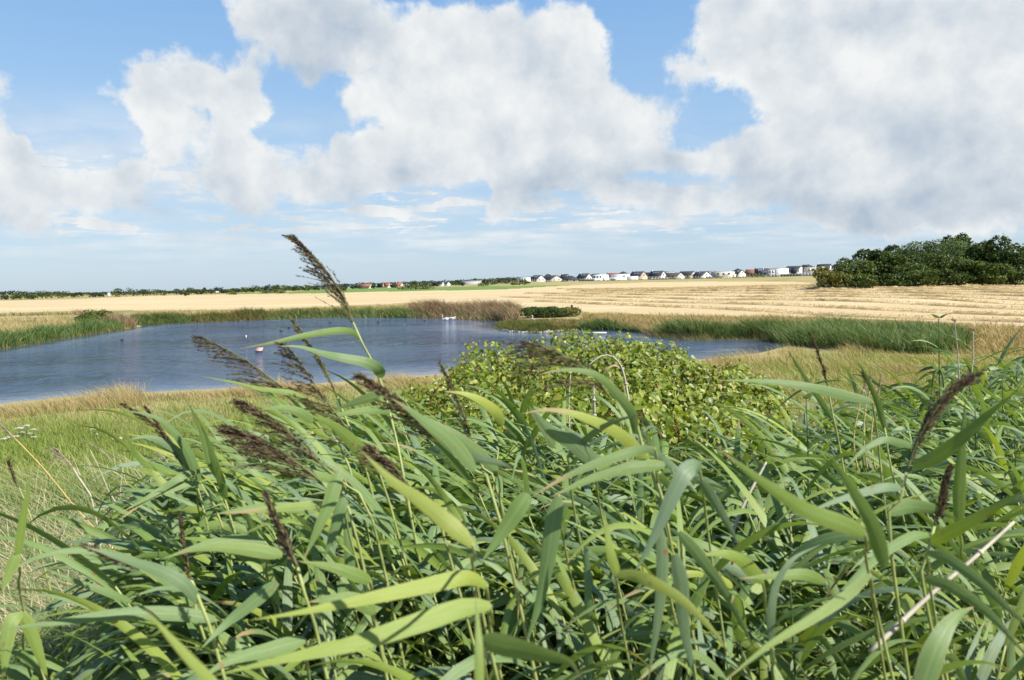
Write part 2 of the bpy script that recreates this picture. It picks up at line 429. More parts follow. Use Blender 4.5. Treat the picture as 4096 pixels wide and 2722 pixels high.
for x, y in ((0, 0), (-8, -2), (8, -2), (0, -30), (-60, -40), (60, -40), (0, -300)): CTL.append((x, y, 3.75))
for px, py, z in ((-500, 1252, 1.3), (0, 1242, 1.3), (700, 1236, 1.3), (1250, 1236, 1.3), (2048, 1247, 1.2), (2400, 1255, 1.2), (2700, 1262, 1.1), (3100, 1272, 1.0), (3400, 1280, 1.0), (4000, 1300, 1.1), (4400, 1310, 1.1)):
    d = (H - z) * F_PX / (py - hor(px)); CTL.append(((px - CX) / F_PX * d, d, z))
for px, py, d in ((-500, 1206, 470), (0, 1203, 480), (350, 1194, 480), (700, 1180, 520), (1300, 1161, 480), (1700, 1152, 480), (2048, 1142, 430), (2300, 1140, 420), (2700, 1150, 330), (2700, 1128, 480), (3100, 1126, 470),
                  (2070, 1129, 640), (2300, 1126, 640), (2600, 1119, 640), (2850, 1114, 640), (3050, 1106, 640), (3250, 1102, 640), (3500, 1098, 640), (4300, 1090, 640),
                  (3300, 1139, 215), (3700, 1138, 190), (4096, 1139, 185), (4500, 1136, 180), (3700, 1200, 118), (4096, 1215, 115), (2900, 1200, 150), (3300, 1190, 135),
                  (0, 1195, 700), (700, 1178, 700), (1300, 1160, 700), (1700, 1146, 700), (-900, 1207, 700)):
    p = at(px, py, d); CTL.append(tuple(p))
for px, z in ((-2500, 2), (-500, 1.5), (800, 3), (2048, 9), (3200, 13), (5500, 12)):
    for d in (1500, 4000): CTL.append(((px - CX) / F_PX * d, d, z))
for x, y, z in ((-1500, 0, 3), (1500, 0, 6), (0, -1500, 4), (-4000, -2000, 3), (4000, -2000, 5)): CTL.append((x, y, z))
CTL = np.array(CTL)
_D = np.hypot(CTL[:, None, 0] - CTL[None, :, 0], CTL[:, None, 1] - CTL[None, :, 1])
_n = len(CTL); _A = np.zeros((_n + 3, _n + 3)); _A[:_n, :_n] = -_D - np.eye(_n) * .5
_A[:_n, _n:] = np.c_[np.ones(_n), CTL[:, :2] / 1000]; _A[_n:, :_n] = _A[:_n, _n:].T
_w = np.linalg.solve(_A, np.r_[CTL[:, 2], 0, 0, 0])
def z_exact(x, y):
    x, y = np.asarray(x, float), np.asarray(y, float); sh = x.shape; x, y = x.ravel(), y.ravel(); z = np.zeros(x.size)
    for i in range(0, x.size, 20000):
        s = slice(i, i + 20000)
        z[s] = -np.hypot(x[s][:, None] - CTL[None, :, 0], y[s][:, None] - CTL[None, :, 1]) @ _w[:_n] + _w[_n] + _w[_n + 1] * x[s] / 1000 + _w[_n + 2] * y[s] / 1000
    sd = lake_sd(x, y)
    near = np.clip(sd / 6.0, 0, 1)
    zl = np.minimum(z, .12 + sd * .16 * (1 + 3 * near))     # the bank climbs out of the water
    z = np.where(sd > 0, np.maximum(zl, .02 + .02 * np.minimum(sd, 3)), np.maximum(-.9, sd * .25))
    return z.reshape(sh)
TH = np.radians(np.concatenate([np.arange(-180, -44, 4), np.arange(-44, 44.01, .3), np.arange(48, 181, 4)]))
RR = np.concatenate([np.linspace(.0, .9, 4), np.geomspace(1.0, 30, 90), np.geomspace(30.6, 160, 210), np.geomspace(163, 9000, 130)])
GX, GY = RR[:, None] * np.sin(TH)[None], RR[:, None] * np.cos(TH)[None]
GZ = z_exact(GX, GY); GSD = lake_sd(GX, GY)
def zat(x, y):
    """height of the ground sheet"""
    x, y = np.asarray(x, float), np.asarray(y, float)
    r, th = np.hypot(x, y), np.arctan2(x, y)
    i = np.clip(np.searchsorted(RR, r, side='right') - 1, 0, len(RR) - 2); j = np.clip(np.searchsorted(TH, th, side='right') - 1, 0, len(TH) - 2)
    a = np.clip((r - RR[i]) / (RR[i + 1] - RR[i]), 0, 1); b = np.clip((th - TH[j]) / (TH[j + 1] - TH[j]), 0, 1)
    return (GZ[i, j] * (1 - a) + GZ[i + 1, j] * a) * (1 - b) + (GZ[i, j + 1] * (1 - a) + GZ[i + 1, j + 1] * a) * b
_steps = np.geomspace(1.5, 2500, 500)
def ground(px, py):
    """where the photograph's rays meet the ground sheet -> (N,3)"""
    D = pix_dir(px, py); n = len(D); hit = np.full(n, _steps[-1]); done = np.zeros(n, bool); prev = np.full(n, 1.0); pt = np.full(n, 1.0)
    for s in _steps:
        gap = H + D[:, 2] * s - np.maximum(zat(D[:, 0] * s, D[:, 1] * s), 0.0)
        new = (~done) & (gap <= 0)
        f = prev / np.maximum(prev - gap, 1e-9)
        hit = np.where(new, pt + (s - pt) * f, hit); done |= new; prev = np.where(gap > 0, gap, prev); pt = np.full(n, s)
    P_ = np.array([0, 0, H]) + D * hit[:, None]
    P_[:, 2] = zat(P_[:, 0], P_[:, 1]); return P_[done] if False else P_

# the ground sheet, split into what covers it: rough grass, stubble, green crop
NRr, NTh = GX.shape
vidx = np.arange(NRr * NTh).reshape(NRr, NTh)
quads = np.stack([vidx[:-1, :-1], vidx[:-1, 1:], vidx[1:, 1:], vidx[1:, :-1]], -1).reshape(-1, 4)
GP = np.stack([GX, GY, GZ], -1).reshape(-1, 3)
cen = GP[quads].mean(1)
cpx, cpy, cz = proj(cen)
cr_ = np.hypot(cen[:, 0], cen[:, 1]); cth = np.degrees(np.arctan2(cen[:, 0], cen[:, 1]))
front = cz > 1
def between(px, top, bot): return np.interp(px, *zip(*top)), np.interp(px, *zip(*bot))
F_TOP = [(-600, 1208), (0, 1204), (300, 1198), (600, 1184), (1000, 1177), (1300, 1174), (1500, 1168), (2000, 1159), (2300, 1141), (2600, 1130), (2800, 1127), (3200, 1128), (3250, 1134), (3300, 1140), (5000, 1142)]
F_BOT = [(-600, 1262), (0, 1252), (400, 1243), (700, 1240), (1000, 1238), (1300, 1228), (1650, 1212), (1850, 1222), (2000, 1236), (2350, 1250), (2700, 1264), (3000, 1268), (3400, 1274), (3800, 1290), (4100, 1306), (5000, 1345)]
ft, fb_ = between(cpx, F_TOP, F_BOT)
is_field = front & (np.abs(cth) < 43.5) & (cr_ < 660) & (cr_ > 70) & (cpy > ft) & (cpy < fb_)
C_TOP = [(700, 1178), (1150, 1170), (1300, 1156), (1600, 1152), (2000, 1145), (2250, 1141), (2400, 1139)]
C_BOT = [(700, 1178), (1000, 1177), (1300, 1174), (1500, 1168), (2000, 1159), (2300, 1141), (2400, 1139)]
ct, cb = between(cpx, C_TOP, C_BOT)
is_crop = front & (cpx > 900) & (cpx < 2300) & (cr_ < 660) & (cr_ > 150) & (cpy >= ct) & (cpy <= cb) & ~is_field
def sheet(name, mask, mat):
    q = quads[mask]; u, inv = np.unique(q, return_inverse=True)
    me = mesh(name, GP[u], inv.reshape(-1, 4), None, {'sd': GSD.ravel()[u]}, True)
    return obj(name, me, mat)
t = NT('rough_ground')
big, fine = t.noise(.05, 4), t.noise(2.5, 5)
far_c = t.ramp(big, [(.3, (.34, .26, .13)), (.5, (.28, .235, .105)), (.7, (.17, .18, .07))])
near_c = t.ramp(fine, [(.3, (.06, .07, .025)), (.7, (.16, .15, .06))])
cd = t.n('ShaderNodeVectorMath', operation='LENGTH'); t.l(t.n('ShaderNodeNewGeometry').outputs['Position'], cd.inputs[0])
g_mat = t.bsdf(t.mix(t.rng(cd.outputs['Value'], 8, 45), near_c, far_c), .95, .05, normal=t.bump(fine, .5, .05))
t = NT('stubble')
row = t.noise(.35, 3, stretch=(.15, 1, 1)); f2 = t.noise(3.0, 6, rough=.7); b2 = t.noise(.03, 3, stretch=(.4, 1.6, 1))
sc_ = t.mix(t.rng(f2, .3, .72), (.35, .26, .135), (.52, .42, .25))
sc_ = t.mix(t.rng(row, .55, .75, 0, .5), sc_, (.39, .29, .145)); sc_ = t.mix(t.rng(b2, .45, .7, 0, .45), sc_, (.56, .47, .30))
s_mat = t.bsdf(sc_, .9, .1, normal=t.bump(f2, .6, .12))
t = NT('crop')
cn = t.noise(.6, 5); k_mat = t.bsdf(t.ramp(cn, [(.3, (.08, .14, .035)), (.55, (.13, .20, .05)), (.75, (.20, .23, .08))]), .9, .1)
tag(sheet('ground', ~(is_field | is_crop), g_mat), 'rough grassy banks and meadow round the pond', 'ground', kind='structure')
tag(sheet('stubble_field', is_field, s_mat), 'pale golden stubble field beyond the pond', 'field', kind='structure')
tag(sheet('crop_field', is_crop, k_mat), 'thin strip of green crop beyond the stubble', 'field', kind='structure')

# the pond
t = NT('water')
pos = t.n('ShaderNodeNewGeometry').outputs['Position']
w1 = t.noise(.95, 6, stretch=(.5, 1.0, 1), rough=.66); w2 = t.noise(3.0, 4, stretch=(.6, 1.2, 1)); w3 = t.noise(.42, 3, stretch=(.8, 1.0, 1), rough=.6)
calm = t.noise(.045, 3, stretch=(.45, 1.8, 1))
hgt = t.math('ADD', t.math('ADD', w1, t.math('MULTIPLY', w2, .35)), t.math('MULTIPLY', w3, 3.6))
sdw = t.attr('sd')
amt = t.math('MULTIPLY', t.rng(calm, .35, .65, .45, 1.0), t.rng(sdw, 1.0, 14.0, .05, 1.0))
bn = t.n('ShaderNodeBump'); bn.inputs['Distance'].default_value = 1.3; t.l(amt, bn.inputs['Strength']); t.l(hgt, bn.inputs['Height'])
p = t.n('ShaderNodeBsdfPrincipled'); p.inputs['Base Color'].default_value = (.044, .073, .130, 1); p.inputs['Roughness'].default_value = .08; p.inputs['IOR'].default_value = 1.333
t.l(bn.outputs[0], p.inputs['Normal']); t.l(p.outputs[0], t.out.inputs[0])
wx, wy = np.meshgrid(np.linspace(LAKE[:, 0].min() - 6, LAKE[:, 0].max() + 6, 150), np.linspace(LAKE[:, 1].min() - 4, LAKE[:, 1].max() + 6, 110))
wi = np.arange(wx.size).reshape(wx.shape)
wq = np.stack([wi[:-1, :-1], wi[:-1, 1:], wi[1:, 1:], wi[1:, :-1]], -1).reshape(-1, 4)
wsd = lake_sd(wx, wy).ravel()
wq = wq[(wsd[wq] < 4).any(1)]
u, inv = np.unique(wq, return_inverse=True)
tag(obj('pond_water', mesh('pond_water', np.c_[wx.ravel(), wy.ravel(), np.zeros(wx.size)][u], inv.reshape(-1, 4), None, {'sd': np.maximum(0, -wsd[u])}, True), t.m),
    'wind-rippled blue pond water', 'water', kind='structure')

# ------------------------------------------------------------------ straw swaths on the stubble
straw = foliage('straw', [(0, (.42, .29, .125)), (.5, (.58, .43, .205)), (1, (.74, .59, .34))], trans=.1, rough=.8, spec=.15, tboost=1.1)
_a, _b = ground([2600, 3740], [1210, 1252])
row_dir = unit((_b - _a)[:2]); row_nrm = np.array([-row_dir[1], row_dir[0]])
if row_nrm[1] < 0: row_nrm = -row_nrm
ORD = ['nearest the pond', 'second from the pond', 'third from the pond', 'fourth from the pond', 'fifth from the pond', 'sixth from the pond', 'seventh from the pond', 'eighth from the pond', 'ninth from the pond', 'farthest from the pond, below the wood']
rowx = [3900] * 10
rowy = [1284, 1258, 1231, 1210, 1194, 1180, 1169, 1160, 1152, 1145]
rp = ground(rowx, rowy)
for k in range(10):
    c0 = rp[k][:2]
    L0, L1 = (-105 - 9 * k + R_.uniform(-38, 30), 34 + 5 * k)
    s = np.arange(L0, L1, .9)
    wob = np.interp(s, np.linspace(L0, L1, 9), R_.uniform(-.35, .35, 9))
    cx_ = c0[0] + row_dir[0] * s + row_nrm[0] * wob; cy_ = c0[1] + row_dir[1] * s + row_nrm[1] * wob
    px_, py_, _ = proj(np.c_[cx_, cy_, zat(cx_, cy_)])
    keep = (py_ > np.interp(px_, *zip(*F_TOP)) + 2) & (py_ < np.interp(px_, *zip(*F_BOT)) - 3) & (lake_sd(cx_, cy_) > 8)
    if keep.sum() < 6: continue
    cx_, cy_ = cx_[keep], cy_[keep]; n = len(cx_)
    mb = MB()
    prof_w = np.array([-1.0, -.75, -.4, 0, .4, .75, 1.0]) * .75; prof_h = np.array([-.05, .11, .21, .25, .21, .11, -.05]) * (1.0 if k < 5 else 1.3)
    hh = prof_h[None] * (1 + R_.uniform(-.5, .5, (n, 7))) * np.clip(.8 + .5 * np.sin(s[keep][:, None] * .31 + k) + R_.normal(0, .25, (n, 1)), .15, 1.3) ; ww = prof_w[None] * (1 + R_.uniform(-.2, .2, (n, 1)))
    X = cx_[:, None] + row_nrm[0] * ww; Y = cy_[:, None] + row_nrm[1] * ww
    V = np.stack([X, Y, zat(X, Y) + hh], -1)
    ii = np.arange(n * 7).reshape(n, 7)
    mb.add(V, np.stack([ii[:-1, :-1], ii[:-1, 1:], ii[1:, 1:], ii[1:, :-1]], -1).reshape(-1, 4), rnd=R_.uniform(0, .8, n * 7), t=.5, u=.5)
    m_ = n * 26
    i_ = R_.integers(0, n, m_); o = R_.normal(0, .55, m_)
    bx, by = cx_[i_] + row_nrm[0] * o + R_.uniform(-.5, .5, m_), cy_[i_] + row_nrm[1] * o + R_.uniform(-.5, .5, m_)
    bz = zat(bx, by) + .32 * np.exp(-(o / .55) ** 2)
    V, Q, A = blades(np.c_[bx, by, bz], R_.uniform(.1, .32, m_), R_.uniform(.02, .05, m_), np.c_[R_.normal(0, 1.2, m_), R_.normal(0, 1.2, m_), R_.uniform(-.2, .2, m_)], .8, R_.uniform(0, 1, m_), 3)
    mb.add(V, Q, **A)
    tag(obj('straw_swath', mb.mesh('straw_swath', True), straw), 'long ridge of loose cut straw on the stubble, ' + ORD[k], 'straw row', 'straw rows on the stubble field')

# ------------------------------------------------------------------ trees
bark = plain('bark', (.09, .07, .05), .9, .3, 6)
def tree_mat(name, dark, mid, light, trans=.22):
    return foliage(name, [(0, dark), (.5, mid), (1, light)], trans, .55, .2, 1.3)
TM = {'dark': tree_mat('dark_leaves', (.030, .056, .011), (.058, .098, .017), (.11, .155, .03)),
      'mid': tree_mat('mid_leaves', (.048, .078, .014), (.095, .140, .026), (.165, .21, .045)),
      'willow': tree_mat('willow_leaves', (.055, .098, .028), (.11, .17, .05), (.18, .24, .09)),
      'yellow': tree_mat('yellow_leaves', (.08, .095, .016), (.16, .17, .03), (.25, .24, .06)),
      'grey': tree_mat('grey_leaves', (.05, .075, .04), (.10, .13, .075), (.16, .19, .12)),
      'far': tree_mat('far_leaves', (.022, .042, .024), (.04, .066, .036), (.065, .095, .05))}
def crown(lobes, n, size, mb, jag=.14):
    """leaf clumps spread through and over the lobes: (x,y,z,rx,ry,rz) each"""
    lob = np.array(lobes, float); vol = (lob[:, 3] * lob[:, 4] * lob[:, 5]) ** .67; pick = R_.choice(len(lob), n, p=vol / vol.sum()); l = lob[pick]
    d = unit(R_.normal(size=(n, 3))); d[:, 2] = np.abs(d[:, 2]) * np.where(R_.random(n) < .72, 1, -1)
    r = R_.uniform(.55, 1.0, n) ** .5 * (1 + R_.normal(0, jag * .5, n))
    # twigs: clusters of leaves gathered round random spots, gaps between them
    C = l[:, :3] + d * l[:, 3:] * r[:, None]
    k = max(8, n // 14); seeds = C[R_.integers(0, n, k)]
    C = seeds[R_.integers(0, k, n)] * .0 + C
    hsh = np.sin(C[:, 0] * 2.1 / size * .35 + 1.3 * np.sin(C[:, 2] * .8 / size * .35)) * np.sin(C[:, 1] * 1.7 / size * .35 + C[:, 2] * 1.9 / size * .35)
    C = C[hsh > -.75]; d = d[hsh > -.75]; n = len(C)
    nrm = unit(d * .8 + R_.normal(0, .7, (n, 3)) + np.array([0, 0, .35]))
    a = unit(np.cross(nrm, R_.normal(size=(n, 3)))); b = np.cross(nrm, a)
    s = size * R_.uniform(.5, 1.25, n)[:, None]
    V = np.stack([C - a * s * .5, C + b * s * .42 + nrm * s * .1, C + a * s * .6, C - b * s * .42 + nrm * s * .1], 1).reshape(-1, 3)
    g = np.clip(.5 + .28 * np.sin(C[:, 0] * 1.7 / size * .3 + C[:, 2]) + R_.normal(0, .22, n), 0, 1)
    mb.add(V, np.arange(n * 4).reshape(n, 4), rnd=np.repeat(g, 4), t=.5, u=.5)
def tree(name, base, h, w, kind, n, size, label, cat='tree', group=None, lobes=None, trunk=True, seed=0, depth=None, low=.0):
    """trunk and limbs with a leafy crown; base is the foot of the trunk"""
    global R_
    root = empty(name, base, label, cat, group)
    dp = depth or w
    if lobes is None:
        lobes = [(0, 0, h * (.58 + low * -.1), w * .40, dp * .40, h * .38)]
        for i in range(7):
            a = i * 2.4 + seed; rr = R_.uniform(.2, .36)
            lobes.append((math.cos(a) * w * rr, math.sin(a) * dp * rr, h * R_.uniform(.30 - low * .1, .80), w * R_.uniform(.16, .27), dp * R_.uniform(.16, .27), h * R_.uniform(.12, .22)))
        for i in range(5):
            a = i * 1.9 + seed; lobes.append((math.cos(a) * w * .43, math.sin(a) * dp * .43, h * R_.uniform(.14, .4), w * .14, dp * .14, h * .15))
    mb = MB(); crown(lobes, n, size, mb)
    obj('crown', mb.mesh('crown'), TM[kind], root)
    if trunk:
        mb = MB(); r0 = max(.08, h * .022)
        mb.tube(spline([(0, 0, -.3), (h * .01, 0, h * .3), (-h * .02, h * .01, h * .7)], 8), np.linspace(r0, r0 * .3, 8), 7)
        for i in range(5):
            a = i * 2.5 + seed; z0 = h * R_.uniform(.2, .5)
            mb.tube(spline([(0, 0, z0), (math.cos(a) * w * .14, math.sin(a) * dp * .14, z0 + h * .12), (math.cos(a) * w * .3, math.sin(a) * dp * .3, z0 + h * .28)], 6), np.linspace(r0 * .45, r0 * .12, 6), 5)
        obj('trunk', mb.mesh('trunk', True), bark, root)
    return root
def mper(px_, d): return px_ * d / F_PX                    # size in metres of a length in the photograph at depth d
def place_tree(name, px, ytop, ybase, wpx, d, kind, n, size, label, cat='tree', group=None, **kw):
    b = at(px, ybase, d); b[2] = zat(b[0], b[1])
    top = at(px, ytop, d)[2]
    return tree(name, tuple(b), max(top - b[2], .5) / .93, mper(wpx, d), kind, n, size, label, cat, group, **kw)
# the wood on the right
WOOD = [  # px, top, width, depth, kind, leaves, leaf size, label
 (3325, 1072, 150, 182, 'yellow', 1900, .34, 'low yellow-green bush at the left end of the wood', 'shrub', 'bush'),
 (3420, 1018, 190, 186, 'mid', 3200, .34, 'rounded grey-green tree next to the low yellow bush', 'tree', 'broadleaf_tree'),
 (3530, 988, 210, 190, 'dark', 3600, .46, 'dark green tree behind the rounded grey-green one, left of the pale willow', 'tree', 'broadleaf_tree'),
 (3630, 975, 180, 203, 'dark', 2600, .5, 'dark tree peeping out at the upper left of the pale willow', 'tree', 'broadleaf_tree'),
 (3735, 958, 330, 194, 'willow', 6000, .30, 'broad pale willow with a smooth domed crown, middle of the wood', 'tree', 'willow_tree'),
 (3640, 1040, 190, 184, 'mid', 3200, .42, 'bright leafy tree at the front below the left half of the willow', 'tree', 'broadleaf_tree'),
 (3800, 944, 120, 205, 'dark', 1800, .46, 'dark tree top standing up behind the right of the willow dome', 'tree', 'broadleaf_tree'),
 (3870, 942, 130, 206, 'dark', 1900, .46, 'dark spiky tree top right behind the willow, highest of the wood', 'tree', 'broadleaf_tree'),
 (3810, 1010, 200, 183, 'mid', 3400, .42, 'leafy green tree at the front below the right half of the willow', 'tree', 'broadleaf_tree'),
 (3945, 955, 190, 192, 'dark', 3400, .46, 'very dark tree right of the willow with a small pointed top', 'tree', 'broadleaf_tree'),
 (4050, 955, 220, 188, 'dark', 3800, .46, 'very dark tree cut by the right edge of the photo', 'tree', 'broadleaf_tree'),
 (3960, 1040, 180, 179, 'mid', 2600, .42, 'low green tree at the front of the wood near its right end', 'tree', 'broadleaf_tree'),
 (4180, 965, 230, 192, 'dark', 2600, .46, 'dark tree at the far right end of the wood', 'tree', 'broadleaf_tree')]
for i, (px, yt, w, d, kd, n, sz, lab, cat, nm) in enumerate(WOOD):
    place_tree(nm, px, yt, 1139, w, d, kd, int(n * 2.2), sz * 1.25, lab, cat, 'trees of the wood by the stubble', seed=i, low=1.5, depth=mper(w, d) * .8)
for i, (px, yt, w) in enumerate(((3470, 1092, 130), (3580, 1085, 140), (3700, 1080, 150), (3830, 1078, 150), (3950, 1082, 150), (4060, 1076, 150))):
    place_tree('bush', px, yt, 1140, w, 178, ('mid', 'dark')[i % 2], 2200, .42, 'leafy bush along the foot of the wood, facing the stubble', 'shrub', 'bushes at the foot of the wood', seed=i + 3, low=2.0, depth=4)
# the trees and bushes far off, each on its own
GA, GB, GC, GD = 'hedgerow trees left of the tall reed plume', 'hedgerow trees just left of the tall reed plume', 'trees right of the tall reed plume', 'low bushes at the left horizon'
A_ = 'small far hedgerow tree right of the long low bush, left of the stubble bush'
B_ = 'far broadleaf tree of the dense row just left of the tall reed plume'
C_ = 'small far tree between the tall reed plume and the white houses'
D_ = 'small low dark bush on the left horizon near the big round trees'
FAR = [  # px, top, base, width, depth, kind, group, label
 (15, 1182, 1198, 36, 500, 'far', GD, D_), (62, 1175, 1197, 34, 500, 'dark', GD, D_), (127, 1180, 1197, 24, 500, 'far', GD, D_), (305, 1168, 1184, 44, 520, 'far', GD, D_), (373, 1173, 1184, 26, 540, 'far', GD, D_), (403, 1172, 1184, 22, 540, 'far', GD, D_),
 (100, 1166, 1197, 46, 500, 'dark', None, 'round dark tree left of the two biggest trees at the left horizon'),
 (168, 1159, 1197, 60, 490, 'dark', None, 'tall dark round tree, left one of the big pair at the left horizon'),
 (232, 1161, 1197, 92, 488, 'dark', None, 'wide dark tree, right one of the big pair at the left horizon'),
 (477, 1150, 1183, 56, 480, 'dark', None, 'dark two-lobed tree standing clear left of a greyish tree'),
 (532, 1153, 1181, 56, 480, 'grey', None, 'loose greyish-green tree right beside the dark two-lobed tree'),
 (573, 1153, 1178, 28, 480, 'grey', None, 'narrow greyish tree standing apart right of the loose grey one'),
 (628, 1157, 1179, 84, 480, 'dark', None, 'long low dark bush on the horizon right of the narrow grey tree'),
 (707, 1153, 1175, 30, 480, 'grey', GA, A_), (734, 1157, 1175, 26, 480, 'grey', GA, A_), (763, 1149, 1174, 36, 480, 'grey', GA, A_), (786, 1156, 1174, 16, 475, 'dark', GA, A_), (803, 1157, 1174, 24, 480, 'grey', GA, A_),
 (818, 1148, 1172, 17, 475, 'dark', GA, A_), (842, 1153, 1172, 24, 480, 'grey', GA, A_), (873, 1148, 1172, 40, 500, 'far', GA, A_), (900, 1158, 1171, 30, 500, 'far', GA, A_), (951, 1155, 1170, 24, 490, 'far', GA, A_),
 (930, 1151, 1169, 18, 500, 'dark', GA, A_),
 (745, 1167, 1181, 21, 380, 'dark', None, 'small dark bush alone in the far stubble, left of the white sign'),
 (925, 1159, 1177, 39, 380, 'mid', None, 'rounded grey-green bush alone at the edge of the far stubble'),
 (1071, 1160, 1172, 44, 390, 'mid', None, 'low flat bush beside the green crop, right of the rounded bush'),
 (1121, 1163, 1170, 40, 395, 'mid', None, 'flattest low bush beside the green crop, left of the tall reed plume'),
 (982, 1146, 1168, 42, 480, 'dark', GB, B_), (1031, 1142, 1167, 46, 480, 'mid', GB, B_), (1067, 1139, 1165, 30, 480, 'far', GB, B_), (1102, 1138, 1164, 42, 480, 'dark', GB, B_), (1142, 1137, 1164, 40, 478, 'mid', GB, B_),
 (1170, 1144, 1163, 24, 482, 'far', GB, B_), (1196, 1141, 1162, 42, 480, 'dark', GB, B_), (1235, 1138, 1161, 38, 480, 'mid', GB, B_), (1262, 1142, 1160, 30, 485, 'far', GB, B_), (1005, 1150, 1167, 24, 490, 'far', GB, B_),
 (1342, 1136, 1156, 18, 470, 'dark', GC, C_), (1376, 1138, 1155, 32, 490, 'far', GC, C_), (1420, 1140, 1154, 36, 520, 'far', GC, C_), (1485, 1128, 1152, 34, 540, 'dark', GC, C_), (1465, 1131, 1152, 26, 545, 'far', GC, C_), (1493, 1138, 1152, 18, 500, 'far', GC, C_),
 (1520, 1133, 1150, 26, 540, 'far', GC, C_), (1570, 1138, 1150, 22, 520, 'far', GC, C_), (1652, 1124, 1148, 24, 540, 'dark', GC, C_), (1703, 1122, 1146, 48, 520, 'dark', GC, C_), (1740, 1130, 1145, 24, 520, 'far', GC, C_),
 (1822, 1124, 1142, 34, 540, 'dark', GC, C_), (1845, 1127, 1142, 26, 520, 'far', GC, C_), (1890, 1115, 1140, 36, 640, 'far', GC, C_), (1970, 1117, 1139, 50, 520, 'dark', GC, C_), (2010, 1114, 1137, 40, 540, 'dark', GC, C_), (2048, 1109, 1135, 44, 560, 'dark', GC, C_), (1937, 1120, 1140, 30, 560, 'far', GC, C_),
 (1375, 1149, 1163, 19, 400, 'dark', None, 'small dark bush on the far edge of the green crop beside the plume'),
 (1932, 1128, 1144, 44, 420, 'mid', None, 'olive bush standing alone at the end of the green crop'),
 (2098, 1119, 1140, 42, 440, 'mid', None, 'olive bush in front of the leftmost white flat-roofed house'),
 (2058, 1128, 1140, 30, 440, 'yellow', None, 'pale low bush left of the olive bush by the leftmost house')]
for i, (px, yt, yb, w, d, kd, g, lab) in enumerate(FAR):
    b = at(px, yb, d); zg = zat(b[0], b[1]); h = max(at(px, yt, d)[2] - zg, 1.2); wm = mper(w, d)
    tree('far_bush' if wm / h > 1.5 else 'far_tree', (b[0], b[1], zg), h / .95, wm * 1.1, kd, int(220 + 26 * wm), .75 if d > 420 else .55, lab, 'bush' if wm / h > 1.5 else 'tree', g, seed=i, low=1.2)
# the green mound right of the plume
place_tree('bush_mound', 1664, 1134, 1154, 140, 385, 'mid', 1300, .5, 'long smooth dark green bush mound beyond the green crop', 'bush', lobes=[(x, 0, .7 + .7 * (1 - abs(x) / 9), 2.4, 2, 1.3 * (1 - .6 * (abs(x) / 9) ** 2)) for x in np.linspace(-7, 7, 9)], trunk=True)
# woodland on the rim of the plain
mb = MB(); tops = [(-500, 1168), (60, 1165), (200, 1170), (300, 1172), (420, 1166), (520, 1168), (620, 1171), (800, 1161), (1000, 1154), (1200, 1149), (1300, 1141), (1400, 1134), (1500, 1131), (1600, 1127), (1700, 1124), (1800, 1121), (1900, 1116), (2000, 1111), (2100, 1108), (2250, 1106), (2600, 1112)]
lob = []
for px in np.arange(-420, 2300, 15):
    d = R_.uniform(760, 900); yt = np.interp(px, *zip(*tops)) + R_.uniform(-1, 3); b = at(px, yt, d); zg = zat(b[0], b[1]); hh = max(b[2] - zg, 3)
    lob.append((b[0], b[1], zg + hh * .5, 5.5, 5, hh * .52))
crown(lob, 15000, 1.5, mb, .1)
tag(obj('far_wood', mb.mesh('far_wood'), TM['far']), 'bluish dark woodland along the far rim of the plain', 'woodland', kind='stuff')

# ------------------------------------------------------------------ houses
WALL = {'white': plain('white_render', (.80, .79, .76), .8, .04, .5), 'cream': plain('cream_render', (.72, .66, .54), .8, .05, .5), 'beige': plain('beige_render', (.62, .52, .40), .8, .05, .5), 'grey': plain('grey_render', (.42, .42, .42), .8, .05, .5), 'stone': plain('stone_render', (.55, .53, .49), .8, .06, .5)}
ROOF = {'slate': plain('slate_roof', (.040, .042, .050), .65, .18, 1.2), 'brown': plain('brown_roof', (.075, .062, .055), .7, .15, 1.2), 'red': plain('red_tile_roof', (.27, .105, .065), .75, .15, 1.2), 'grey': plain('grey_roof', (.30, .30, .31), .6, .08, .6)}
pane_m = plain('window_glass', (.03, .04, .05), .15, .1, 1, .6)
sky_m = plain('skylight_glass', (.35, .40, .46), .15, .05, 1, .6)
frame_m = plain('window_frame', (.70, .70, .69), .6, .04, 1)
YAW = math.radians(57)
